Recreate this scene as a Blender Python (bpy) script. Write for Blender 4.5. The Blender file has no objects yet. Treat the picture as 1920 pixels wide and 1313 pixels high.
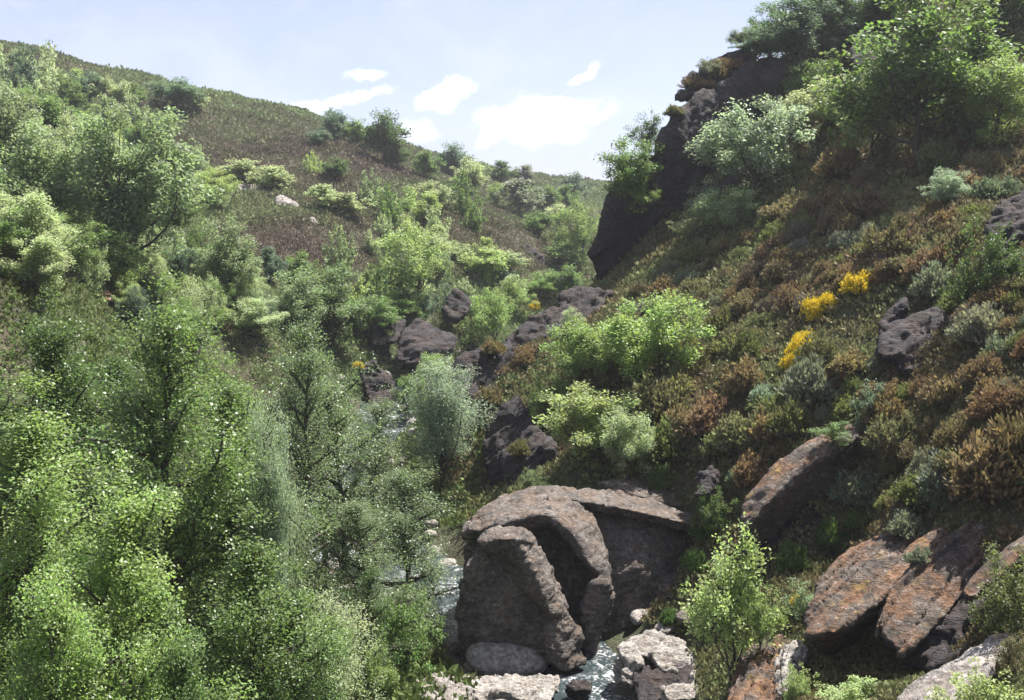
import bpy, bmesh, math
import numpy as np
from mathutils import Vector
R = math.radians
rng = np.random.default_rng(7)
SC = bpy.context.scene
COL = SC.collection

# ------------------------------------------------------------------ camera, sky, sun
FPX = 2059.0; PITCH = R(-7.0)
cam_d = bpy.data.cameras.new('camera'); cam = bpy.data.objects.new('camera', cam_d); COL.objects.link(cam)
cam_d.sensor_width = 36.0; cam_d.lens = 36.0 * FPX / 1920.0
cam_d.clip_start = 0.1; cam_d.clip_end = 9000
cam.location = (0, 0, 0); cam.rotation_euler = (R(90) + PITCH, 0, 0)
SC.camera = cam
SC.view_settings.view_transform = 'Standard'; SC.view_settings.look = 'None'
SC.view_settings.exposure = 1.5; SC.view_settings.gamma = 1.0
SUN_EL, SUN_AZ = 62.0, 52.0           # azimuth measured from +Y towards +X
sun_dir = Vector((math.sin(R(SUN_AZ)) * math.cos(R(SUN_EL)), math.cos(R(SUN_AZ)) * math.cos(R(SUN_EL)), math.sin(R(SUN_EL))))
sd = bpy.data.lights.new('sun', 'SUN'); sd.energy = 5.0; sd.angle = R(0.53); sd.color = (1.0, 0.955, 0.88)
sun = bpy.data.objects.new('sun', sd); COL.objects.link(sun); sun.rotation_euler = sun_dir.to_track_quat('Z', 'Y').to_euler()
SC.cycles.max_bounces = 5; SC.cycles.diffuse_bounces = 3; SC.cycles.glossy_bounces = 2
SC.cycles.transmission_bounces = 3; SC.cycles.volume_bounces = 0; SC.cycles.transparent_max_bounces = 4
SC.cycles.use_denoising = True; SC.cycles.caustics_reflective = False; SC.cycles.caustics_refractive = False
SC.cycles.sample_clamp_indirect = 6

def pdir(px, py):
    u = (px - 960) / FPX; v = (656.5 - py) / FPX
    c, s = math.cos(PITCH), math.sin(PITCH)
    return u, c - v * s, s + v * c
def P(px, py, Y):
    u, dy, dz = pdir(px, py)
    return np.array([u / dy * Y, Y, dz / dy * Y])
def proj(x, y, z):
    c, s = math.cos(PITCH), math.sin(PITCH)
    d = y * c + z * s; up = -y * s + z * c
    return 960 + FPX * x / d, 656.5 - FPX * up / d

class NT:
    """small helper for writing node trees"""
    def __init__(s, nt): s.t = nt; nt.nodes.clear()
    def n(s, kind, **kw):
        nd = s.t.nodes.new(kind)
        for k, v in kw.items():
            if k.startswith('i_'): nd.inputs[k[2:].replace('_', ' ')].default_value = v
            else: setattr(nd, k, v)
        return nd
    def l(s, a, b): s.t.links.new(a, b)
    def m(s, op, a, b=None, c=None, clamp=False):
        nd = s.n('ShaderNodeMath', operation=op, use_clamp=clamp)
        for i, v in enumerate((a, b, c)):
            if v is None: continue
            if isinstance(v, (int, float)): nd.inputs[i].default_value = v
            else: s.l(v, nd.inputs[i])
        return nd.outputs[0]
    def mix(s, f, a, b, mode='MIX'):
        nd = s.n('ShaderNodeMix', data_type='RGBA', blend_type=mode)
        for k, v in ((0, f), (6, a), (7, b)):
            if isinstance(v, (int, float)): nd.inputs[k].default_value = v
            elif isinstance(v, tuple): nd.inputs[k].default_value = (*v, 1) if len(v) == 3 else v
            else: s.l(v, nd.inputs[k])
        return nd.outputs[2]
    def ramp(s, f, lo, hi):
        nd = s.n('ShaderNodeMapRange', interpolation_type='SMOOTHSTEP')
        s.l(f, nd.inputs[0]); nd.inputs[1].default_value = lo; nd.inputs[2].default_value = hi
        return nd.outputs[0]
    def noise(s, vec, scale, detail=4, rough=0.55, dist=0.0):
        nd = s.n('ShaderNodeTexNoise'); nd.inputs['Scale'].default_value = scale
        nd.inputs['Detail'].default_value = detail; nd.inputs['Roughness'].default_value = rough
        nd.inputs['Distortion'].default_value = dist
        if vec is not None: s.l(vec, nd.inputs['Vector'])
        return nd.outputs[0]

world = bpy.data.worlds.new('World'); SC.world = world; world.use_nodes = True
W = NT(world.node_tree)
sky = W.n('ShaderNodeTexSky', sky_type='NISHITA', sun_disc=False, sun_elevation=R(SUN_EL), sun_rotation=R(SUN_AZ), altitude=700, air_density=1.0, dust_density=1.0, ozone_density=1.5)
tc = W.n('ShaderNodeTexCoord'); sx = W.n('ShaderNodeSeparateXYZ'); W.l(tc.outputs['Generated'], sx.inputs[0])
yy = W.m('MAXIMUM', sx.outputs[1], 0.05)
az = W.m('DIVIDE', sx.outputs[0], yy); el = W.m('DIVIDE', sx.outputs[2], yy)
for sc_, am in ((9, .035), (28, .02), (80, .009)):
    az = W.m('ADD', az, W.m('MULTIPLY', W.m('SUBTRACT', W.noise(tc.outputs['Generated'], sc_, 3, .6), .5), am))
    el = W.m('ADD', el, W.m('MULTIPLY', W.m('SUBTRACT', W.noise(sx.inputs[0].links[0].from_socket, sc_ * 1.37, 3, .6), .5), am * .8))
cv = W.n('ShaderNodeCombineXYZ'); W.l(az, cv.inputs[0]); W.l(W.m('MULTIPLY', el, 1.7), cv.inputs[1])
cn = W.noise(cv.outputs[0], 13, 6, 0.62, 0.3); cn2 = W.noise(cv.outputs[0], 50, 4, 0.6)
tot = None
# clouds: picture centre, half sizes, tilt, strength (directions on the dome)
for (px, py, sx_, sy_, tilt, st) in [(1020, 222, 84, 29, 0.05, 1), (940, 246, 40, 12, .3, .8), (1060, 208, 42, 24, -.2, .9), (832, 177, 38, 15, .45, .8), (650, 192, 60, 9, .25, .5), (1102, 133, 22, 6, .5, .7), (775, 245, 26, 16, .1, .5), (685, 145, 26, 8, .1, .42), (560, 212, 60, 9, .1, .4)]:
    u, dy, dz = pdir(px, py); a0, e0 = u / dy, dz / dy; k = FPX
    da = W.m('SUBTRACT', az, a0); de = W.m('SUBTRACT', el, e0)
    ct, sn = math.cos(tilt), math.sin(tilt)
    p = W.m('MULTIPLY', W.m('ADD', W.m('MULTIPLY', da, ct), W.m('MULTIPLY', de, sn)), k / sx_)
    q = W.m('MULTIPLY', W.m('SUBTRACT', W.m('MULTIPLY', de, ct), W.m('MULTIPLY', da, sn)), k / sy_)
    r2 = W.m('ADD', W.m('MULTIPLY', p, p), W.m('MULTIPLY', q, q))
    f = W.m('ADD', W.m('SUBTRACT', 1.05, r2), W.m('MULTIPLY', W.m('SUBTRACT', cn, 0.5), 6.5))
    f = W.m('ADD', f, W.m('MULTIPLY', W.m('SUBTRACT', cn2, 0.5), 2.4))
    f = W.m('MULTIPLY', W.ramp(f, -2.0, 1.9), st)
    tot = f if tot is None else W.m('MAXIMUM', tot, f)
tot = W.m('MULTIPLY', tot, W.ramp(sx.outputs[1], 0.1, 0.4))
skc = W.mix(1.0, sky.outputs[0], (0.92, 0.86, 1.1), 'MULTIPLY')
thin = W.m('ADD', .42, W.m('MULTIPLY', W.ramp(W.noise(cv.outputs[0], 5, 5, 0.6, 1.0), 0.35, 0.75), 0.3))
skc = W.mix(thin, skc, (6.3, 6.75, 7.75))
skc = W.mix(tot, skc, (15, 15, 15))
bg = W.n('ShaderNodeBackground'); bg.inputs[1].default_value = 0.05; W.l(skc, bg.inputs[0])
wo = W.n('ShaderNodeOutputWorld'); W.l(bg.outputs[0], wo.inputs[0])

# ------------------------------------------------------------------ numpy noise
def _h(ix, iy, iz, seed):
    h = (ix.astype(np.uint32) * np.uint32(374761393) + iy.astype(np.uint32) * np.uint32(668265263) + iz.astype(np.uint32) * np.uint32(2147483647) + np.uint32((seed * 2654435761) & 0xffffffff))
    h = (h ^ (h >> np.uint32(13))) * np.uint32(1274126177); h ^= h >> np.uint32(16)
    h = h * np.uint32(2246822519); h ^= h >> np.uint32(13)
    return h.astype(np.float64) / 4294967295.0
def vnoise(p, seed=0):
    i = np.floor(p).astype(np.int64); f = p - i; f = f * f * (3 - 2 * f); out = 0
    for dx in (0, 1):
        wx = f[:, 0] if dx else 1 - f[:, 0]
        for dy in (0, 1):
            wy = f[:, 1] if dy else 1 - f[:, 1]
            for dz in (0, 1):
                wz = f[:, 2] if dz else 1 - f[:, 2]
                out = out + wx * wy * wz * _h(i[:, 0] + dx, i[:, 1] + dy, i[:, 2] + dz, seed)
    return out * 2 - 1
def fbm(p, seed=0, octs=4, gain=0.5):
    a = 1.0; s = 0; n = 0; p = np.asarray(p, float)
    for o in range(octs):
        s = s + a * vnoise(p + 17.3 * o, seed + o); n += a; a *= gain; p = p * 2.03
    return s / n
def fbm2(x, y, sc, seed, octs=4):
    return fbm(np.stack([np.ravel(x) / sc, np.ravel(y) / sc, np.full(np.size(x), 0.37)], 1), seed, octs).reshape(np.shape(x))

def worley(p, seed):
    i = np.floor(p).astype(np.int64); best = np.full(len(p), 1e9); val = np.zeros(len(p))
    for dx in (-1, 0, 1):
        for dy in (-1, 0, 1):
            for dz in (-1, 0, 1):
                a, b, c_ = i[:, 0] + dx, i[:, 1] + dy, i[:, 2] + dz
                q = np.stack([a + _h(a, b, c_, seed), b + _h(a, b, c_, seed + 1), c_ + _h(a, b, c_, seed + 2)], 1)
                d = ((q - p) ** 2).sum(1); m = d < best; best = np.where(m, d, best); val = np.where(m, _h(a, b, c_, seed + 3), val)
    return val * 2 - 1

# ------------------------------------------------------------------ object helpers
def mesh_from(name, V, F, attrs=None, mats=(), smooth=False, matidx=None):
    V = np.asarray(V, np.float32); F = np.asarray(F, np.int32)
    me = bpy.data.meshes.new(name); k = F.shape[1]
    me.vertices.add(len(V)); me.vertices.foreach_set('co', V.ravel())
    me.loops.add(F.size); me.loops.foreach_set('vertex_index', F.ravel())
    me.polygons.add(len(F)); me.polygons.foreach_set('loop_start', np.arange(0, F.size, k, dtype=np.int32))
    if smooth: me.polygons.foreach_set('use_smooth', np.ones(len(F), bool))
    if matidx is not None: me.polygons.foreach_set('material_index', np.asarray(matidx, np.int32))
    for a, (dom, val) in (attrs or {}).items():
        at = me.attributes.new(a, 'FLOAT', dom); at.data.foreach_set('value', np.asarray(val, np.float32))
    for m in mats: me.materials.append(m)
    me.update(calc_edges=True); me.validate()
    return me
def obj(name, me, parent=None):
    o = bpy.data.objects.new(name, me); COL.objects.link(o)
    if parent is not None: o.parent = parent
    return o
def tag(o, label=None, cat=None, group=None, kind=None):
    if label: o['label'] = label
    if cat: o['category'] = cat
    if group: o['group'] = group
    if kind: o['kind'] = kind
    return o

# ------------------------------------------------------------------ materials
def newmat(name):
    m = bpy.data.materials.new(name); m.use_nodes = True; return m, NT(m.node_tree)
def leaf_mat(name, transl=0.35, rough=0.45, spec=0.5, flower=None, woody=None):
    """colour from the object's own colour, varied leaf by leaf and spray by spray"""
    m, N = newmat(name)
    oi = N.n('ShaderNodeObjectInfo'); av = N.n('ShaderNodeAttribute', attribute_name='v'); ac = N.n('ShaderNodeAttribute', attribute_name='c')
    hsv = N.n('ShaderNodeHueSaturation')
    N.l(oi.outputs['Color'], hsv.inputs['Color'])
    N.l(N.m('ADD', 0.485, N.m('MULTIPLY', ac.outputs['Fac'], 0.03)), hsv.inputs['Hue'])
    N.l(N.m('ADD', 0.80, N.m('MULTIPLY', av.outputs['Fac'], 0.4)), hsv.inputs['Saturation'])
    N.l(N.m('ADD', 0.52, N.m('ADD', N.m('MULTIPLY', av.outputs['Fac'], 0.5), N.m('MULTIPLY', ac.outputs['Fac'], 0.5))), hsv.inputs['Value'])
    col = hsv.outputs[0]
    if woody is not None:
        f = N.ramp(N.m('ADD', N.n('ShaderNodeAttribute', attribute_name='t').outputs['Fac'], N.m('MULTIPLY', av.outputs['Fac'], 0.4)), 0.35, 0.85)
        col = N.mix(f, woody, col)
    if flower is not None:
        f = N.m('GREATER_THAN', N.n('ShaderNodeAttribute', attribute_name='fl').outputs['Fac'], 0.5)
        col = N.mix(f, col, flower)
    b = N.n('ShaderNodeBsdfPrincipled'); N.l(col, b.inputs['Base Color']); b.inputs['Roughness'].default_value = rough
    b.inputs['Specular IOR Level'].default_value = spec
    tr = N.n('ShaderNodeBsdfTranslucent'); N.l(N.mix(0.5, col, N.mix(1.0, col, (1.15, 1.15, .55), 'MULTIPLY')), tr.inputs[0])
    mx = N.n('ShaderNodeMixShader'); mx.inputs[0].default_value = transl
    N.l(b.outputs[0], mx.inputs[1]); N.l(tr.outputs[0], mx.inputs[2])
    o = N.n('ShaderNodeOutputMaterial'); N.l(mx.outputs[0], o.inputs[0])
    return m
M_leaf = leaf_mat('leaf', 0.5, 0.5, 0.4)
M_gloss = leaf_mat('glossy_leaf', 0.5, 0.42, 0.5)
M_heath = leaf_mat('heath_sprig', 0.4, 0.75, 0.25, woody=(0.035, 0.028, 0.02))
M_broom = leaf_mat('broom_sprig', 0.25, 0.6, 0.3, flower=(0.70, 0.54, 0.04))
def bark_mat(name, col):
    m, N = newmat(name)
    g = N.n('ShaderNodeTexCoord')
    f = N.noise(g.outputs['Object'], 6, 5, 0.6)
    b = N.n('ShaderNodeBsdfPrincipled'); N.l(N.mix(f, tuple(c * .5 for c in col), tuple(c * 1.5 for c in col)), b.inputs['Base Color']); b.inputs['Roughness'].default_value = .9
    o = N.n('ShaderNodeOutputMaterial'); N.l(b.outputs[0], o.inputs[0]); return m
M_bark = bark_mat('bark', (0.06, 0.05, 0.045)); M_pale_bark = bark_mat('pale_bark', (0.22, 0.2, 0.18))
def rock_mat(name, c1, c2, lichen=(0.34, 0.33, 0.31), lam=0.5, moss=(0.20, 0.085, 0.028), mam=0.5, scale=1.0, strata=(0.3, 0.1, 1.0), patch=None):
    m, N = newmat(name)
    g = N.n('ShaderNodeNewGeometry'); pos = g.outputs['Position']
    mp = N.n('ShaderNodeMapping'); N.l(pos, mp.inputs[0]); mp.inputs['Rotation'].default_value = (strata[0], strata[1], 0); mp.inputs['Scale'].default_value = (0.6, 0.6, 3.2)
    n1 = N.noise(pos, 0.7 * scale, 6, .62); n2 = N.noise(pos, 3.2 * scale, 6, .66, .4); n3 = N.noise(pos, 15 * scale, 5, .78); st = N.noise(mp.outputs[0], 1.7 * scale, 6, .66, .5)
    col = N.mix(N.ramp(n1, .35, .65), c1, c2)
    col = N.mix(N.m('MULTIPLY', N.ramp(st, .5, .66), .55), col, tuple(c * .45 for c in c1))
    sz = N.n('ShaderNodeSeparateXYZ'); N.l(g.outputs['Normal'], sz.inputs[0])
    top = N.ramp(sz.outputs[2], 0.15, 0.75)                       # growth that likes level rock
    mo = N.m('MULTIPLY', N.m('MULTIPLY', N.ramp(N.noise(pos, .9 * scale, 7, .72), .44, .60), top), mam)
    col = N.mix(mo, col, moss)
    if patch is not None:
        mo2 = N.m('MULTIPLY', N.m('MULTIPLY', N.ramp(N.noise(pos, 1.1 * scale, 5, .7), .55, .68), top), .8)
        col = N.mix(mo2, col, patch)
    li = N.m('MULTIPLY', N.ramp(N.m('ADD', N.m('MULTIPLY', n3, .5), N.m('MULTIPLY', n2, .6)), .6, .68), lam)
    col = N.mix(li, col, lichen)
    col = N.mix(1.0, col, N.mix(N.ramp(N.noise(pos, 5.5 * scale, 6, .8), .35, .68), (.55, .52, .5), (1.6, 1.56, 1.52)), 'MULTIPLY')
    vm = N.n('ShaderNodeVectorMath', operation='ADD'); nz = N.n('ShaderNodeTexNoise'); N.l(pos, nz.inputs['Vector']); nz.inputs['Scale'].default_value = 1.3; N.l(nz.outputs[1], vm.inputs[0]); N.l(mp.outputs[0], vm.inputs[1])
    vo = N.n('ShaderNodeTexVoronoi', feature='DISTANCE_TO_EDGE'); N.l(vm.outputs[0], vo.inputs['Vector']); vo.inputs['Scale'].default_value = .75 * scale
    ck = N.ramp(vo.outputs['Distance'], 0.0, 0.035)
    b = N.n('ShaderNodeBsdfPrincipled'); N.l(col, b.inputs['Base Color']); b.inputs['Roughness'].default_value = .82; b.inputs['Specular IOR Level'].default_value = .35
    h = N.m('ADD', N.m('MULTIPLY', st, .6), N.m('ADD', N.m('MULTIPLY', n2, .5), N.m('ADD', N.m('MULTIPLY', n3, .3), N.m('MULTIPLY', ck, .10))))
    bp = N.n('ShaderNodeBump'); bp.inputs['Strength'].default_value = 1.0; bp.inputs['Distance'].default_value = .30; N.l(h, bp.inputs['Height']); N.l(bp.outputs[0], b.inputs['Normal'])
    o = N.n('ShaderNodeOutputMaterial'); N.l(b.outputs[0], o.inputs[0]); return m
M_boulder = rock_mat('brown_granite', (0.088, 0.078, 0.074), (0.165, 0.146, 0.135), lam=.8, mam=.55, moss=(.15, .098, .062))
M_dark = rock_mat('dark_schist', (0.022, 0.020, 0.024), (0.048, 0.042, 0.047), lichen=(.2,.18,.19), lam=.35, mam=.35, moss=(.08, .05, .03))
M_rust = rock_mat('lichened_schist', (0.07, 0.058, 0.053), (0.135, 0.108, 0.092), lam=.7, mam=.62, moss=(.22, .105, .045), patch=(.27, .19, .045), strata=(.5, -.5, 1))
M_pale = rock_mat('pale_river_rock', (0.31, 0.295, 0.28), (0.46, 0.44, 0.42), lam=.4, mam=.35, lichen=(.58, .57, .55), moss=(.20, .15, .11), scale=1.6)
M_grey = rock_mat('grey_rock', (0.26, 0.245, 0.24), (0.38, 0.36, 0.35), lam=.5, mam=.3, moss=(.15, .09, .05))

# ------------------------------------------------------------------ terrain
CH = np.array([(-60, -70, -22), (-30, -20, -20.5), (-12, 8, -19.6), (-2, 24, -18.8), (2.6, 34, -18.35), (2.9, 40, -18.1), (-.8, 47, -17.8), (-4.7, 52, -17.6), (-8.5, 57, -17.3),
               (-10.5, 63, -16.9), (-10.7, 70, -16.4), (-10.6, 80, -15.7), (-10.2, 90, -15), (-6, 98, -14.4), (0, 108, -13.4), (5, 125, -12), (9, 150, -10), (20, 200, -6), (35, 260, -2), (60, 330, 4), (110, 500, 16)], float)
_pts = []
def c(*a): _pts.append(tuple(a))
def cp(px, py, Y): _pts.append(tuple(P(px, py, Y)))
for q in CH: c(q[0], q[1], q[2] - .6)
for a in [(240, 512, 80), (190, 540, 72), (0, 500, 56), (0, 300, 110), (0, 88, 190), (300, 155, 215), (600, 228, 235), (850, 300, 262), (1130, 347, 300),
          (400, 380, 130), (600, 400, 125), (500, 300, 165), (700, 300, 185), (900, 400, 170), (1000, 450, 155), (760, 580, 106), (640, 650, 85), (500, 560, 88),
          (200, 200, 175), (150, 400, 100), (850, 500, 130), (950, 500, 135),
          (1100, 600, 74), (870, 725, 68), (950, 900, 60.5), (1100, 880, 52), (1310, 870, 50), (1240, 1130, 46), (1290, 1060, 47.5), (1300, 700, 58), (1300, 560, 68), (1180, 530, 78), (1400, 450, 72), (1550, 350, 70),
          (1750, 320, 66), (1900, 250, 64), (1700, 450, 55), (1900, 400, 50), (1500, 600, 55), (1700, 650, 45), (1900, 650, 40), (1500, 800, 46), (1700, 880, 39), (1900, 930, 34.2),
          (1550, 1060, 41.3), (1600, 1060, 40.6), (1400, 970, 43.2), (1650, 1235, 33.5), (1750, 1270, 30.5), (1780, 1260, 27.8), (1730, 650, 47.5), (1640, 120, 85), (1900, 430, 52), (1340, 380, 82), (1350, 900, 47), (1000, 870, 60), (1400, 1150, 38), (1900, 1230, 26.5), (1600, 1300, 27), (1350, 1290, 34), (1450, 70, 96), (1700, 0, 95), (1300, 260, 92), (1900, 100, 80), (1600, 150, 86), (1180, 1240, 39)]:
    cp(*a)
for a in [(-95, 215, 30.2), (-130, 300, 25), (-85, 250, 25), (-50, 280, 18), (-14, 300, 12), (28, 345, 7), (-16, 52, -15.6), (-25, 40, -6), (-22, 25, -8), (-12, 30, -15.5), (-14, 42, -16), (-8, 25, -16.5),
          (-60, 60, 6), (-90, 110, 22), (-120, 180, 38), (-60, 10, 4), (-30, 5, -6), (0, 0, -2.2), (0, 8, -7), (0, 15, -12.5), (6, 14, -11), (12, 12, -8), (14, 100, -2), (20, 120, 1), (35, 125, 13), (50, 105, 20), (62, 80, 22), (48, 60, 13),
          (34, 40, 2), (28, 25, -2.5), (22, 12, -4), (30, 0, -2), (80, 60, 28), (100, 100, 38), (90, 0, 18), (8, 0, -2), (70, 170, 22), (120, 250, 38), (0, -60, 2), (60, -60, 8), (-120, -60, 20), (-160, 60, 45), (-180, 200, 50), (200, 80, 60)]:
    c(*a)
C = np.array(_pts, float)
def tps(r2): return 0.5 * r2 * np.log(r2 + 1e-9)
_d = ((C[:, None, :2] - C[None, :, :2]) ** 2).sum(2)
n_ = len(C); A = np.zeros((n_ + 3, n_ + 3)); A[:n_, :n_] = tps(_d) + np.eye(n_) * 1.5; A[:n_, n_] = 1; A[:n_, n_ + 1:] = C[:, :2]; A[n_:, :n_] = A[:n_, n_:].T
sol = np.linalg.solve(A, np.concatenate([C[:, 2], [0, 0, 0]]))
def chan(x, y):
    """distance to the stream's centre line and the water level there"""
    best = np.full(x.shape, 1e9); zw = np.zeros(x.shape)
    for a, b in zip(CH[:-1], CH[1:]):
        ab = b[:2] - a[:2]; t = np.clip(((x - a[0]) * ab[0] + (y - a[1]) * ab[1]) / (ab @ ab), 0, 1)
        d = np.hypot(x - a[0] - t * ab[0], y - a[1] - t * ab[1]); m = d < best
        best = np.where(m, d, best); zw = np.where(m, a[2] + t * (b[2] - a[2]), zw)
    return best, zw
def height_raw(x, y):
    z = np.full(x.shape, sol[n_]) + sol[n_ + 1] * x + sol[n_ + 2] * y
    for k in range(n_): z += sol[k] * tps((x - C[k, 0]) ** 2 + (y - C[k, 1]) ** 2)
    r = np.hypot(x, y - 100); w = np.clip((r - 300) / 300, 0, 1); w = w * w * (3 - 2 * w)
    z = z * (1 - w) + w * (6 + 26 * fbm2(x, y, 300, 5, 3)); z = np.clip(z, -30, 75)
    d, zw = chan(x, y)
    far = np.clip((np.hypot(x, y) - 60) / 100, 0, 1)
    amp = np.clip((d - 1.5) / 8, 0.12, 1)
    z = z + amp * (fbm2(x, y, 6, 11, 4) * (0.9 + .5 * far) + fbm2(x, y, 1.6, 23, 2) * .22)
    z = np.where((d > 2.6) & (d < 16), np.maximum(z, zw + np.clip((d - 3.0) * .3, -1, 2.0) + .2 * fbm2(x, y, 1.5, 37, 2)), z)
    zc = np.minimum(z, zw - .55 + np.maximum(d - np.where(y > 60, 1.3, 2.3), 0) * 1.0 + .25 * fbm2(x, y, 1.2, 31, 2))
    return np.where(y < 112, zc, z)
GA = 40.0; TX = math.asinh(760 / GA); NX = NY = 620
tx = np.linspace(-TX, TX, NX); gx = GA * np.sinh(tx); gy = GA * np.sinh(tx) + 55
GX, GY = np.meshgrid(gx, gy); GZ = height_raw(GX, GY)
def H(x, y):
    x = np.atleast_1d(np.asarray(x, float)); y = np.atleast_1d(np.asarray(y, float))
    fx = (np.arcsinh(x / GA) + TX) / (2 * TX) * (NX - 1); fy = (np.arcsinh((y - 55) / GA) + TX) / (2 * TX) * (NY - 1)
    ix = np.clip(fx.astype(int), 0, NX - 2); iy = np.clip(fy.astype(int), 0, NY - 2); a = fx - ix; b = fy - iy
    return (GZ[iy, ix] * (1 - a) + GZ[iy, ix + 1] * a) * (1 - b) + (GZ[iy + 1, ix] * (1 - a) + GZ[iy + 1, ix + 1] * a) * b
_Y = np.concatenate([np.arange(12, 120, .35), np.arange(120, 420, 1.0)])
def hit(px, py, ymin=14):
    u, dy, dz = pdir(px, py); x = u / dy * _Y; z = dz / dy * _Y
    m = (H(x, _Y) >= z) & (_Y >= ymin)
    if not m.any(): return None
    i = int(np.argmax(m)); return np.array([x[i], _Y[i], float(H(x[i], _Y[i])[0])])
idx = np.arange(NX * NY).reshape(NY, NX)
F = np.stack([idx[:-1, :-1], idx[:-1, 1:], idx[1:, 1:], idx[1:, :-1]], -1).reshape(-1, 4)
m_ground, N = newmat('hill_ground')
g = N.n('ShaderNodeNewGeometry'); pos = g.outputs['Position']
a1 = N.noise(pos, .05, 5, .6); a2 = N.noise(pos, .6, 5, .65); a3 = N.noise(pos, 6, 4, .7)
col = N.mix(N.ramp(a1, .42, .58), (.08, .095, .04), (.10, .075, .05))
col = N.mix(N.m('MULTIPLY', N.ramp(a2, .45, .7), .7), col, (.035, .042, .018))
col = N.mix(N.m('MULTIPLY', N.ramp(a3, .52, .75), .6), col, (.11, .09, .06))
b = N.n('ShaderNodeBsdfPrincipled'); N.l(col, b.inputs['Base Color']); b.inputs['Roughness'].default_value = .95
bp = N.n('ShaderNodeBump'); bp.inputs['Distance'].default_value = .4; N.l(N.m('ADD', a2, a3), bp.inputs['Height']); N.l(bp.outputs[0], b.inputs['Normal'])
N.l(b.outputs[0], N.n('ShaderNodeOutputMaterial').inputs[0])
ter = obj('terrain', mesh_from('terrain', np.stack([GX, GY, GZ], -1).reshape(-1, 3), F, mats=[m_ground], smooth=True)); tag(ter, kind='structure')

# stream sheet
m_water, N = newmat('stream_water')
g = N.n('ShaderNodeNewGeometry'); pos = g.outputs['Position']
w1 = N.noise(pos, 1.6, 5, .7, 1.0); w2 = N.noise(pos, 7, 4, .7, .5)
w0 = N.noise(pos, .35, 3, .5)
fo = N.m('MULTIPLY', N.ramp(N.m('ADD', N.m('MULTIPLY', w1, .6), N.m('MULTIPLY', w2, .55)), .56, .70), N.ramp(w0, .42, .6))
b = N.n('ShaderNodeBsdfPrincipled'); N.l(N.mix(fo, (.03, .042, .045), (.55, .56, .58)), b.inputs['Base Color'])
N.l(N.m('ADD', .06, N.m('MULTIPLY', fo, .5)), b.inputs['Roughness']); b.inputs['IOR'].default_value = 1.33
bp = N.n('ShaderNodeBump'); bp.inputs['Distance'].default_value = .12; bp.inputs['Strength'].default_value = .8; N.l(N.m('ADD', w1, N.m('MULTIPLY', w2, .4)), bp.inputs['Height']); N.l(bp.outputs[0], b.inputs['Normal'])
N.l(b.outputs[0], N.n('ShaderNodeOutputMaterial').inputs[0])
cen = []
for a, b_ in zip(CH[:15], CH[1:16]):
    n = max(2, int(np.linalg.norm(b_ - a) / 1.2))
    for t in range(n): cen.append(a + (b_ - a) * t / n)
cen = np.array(cen); tan = np.gradient(cen[:, :2], axis=0)
for _ in range(6): tan[1:-1] = (tan[:-2] + tan[1:-1] + tan[2:]) / 3
tan /= np.linalg.norm(tan, axis=1)[:, None]
nrm = np.stack([-tan[:, 1], tan[:, 0]], 1); off = np.linspace(-3.6, 3.6, 9)
WV = np.stack([cen[:, None, 0] + nrm[:, None, 0] * off, cen[:, None, 1] + nrm[:, None, 1] * off, np.repeat(cen[:, 2:3] + 0.0, 9, 1)], -1)
wi = np.arange(len(cen) * 9).reshape(-1, 9)
WF = np.stack([wi[:-1, :-1], wi[1:, :-1], wi[1:, 1:], wi[:-1, 1:]], -1).reshape(-1, 4)
st = obj('stream', mesh_from('stream', WV.reshape(-1, 3), WF, mats=[m_water], smooth=True)); tag(st, kind='structure')

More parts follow.
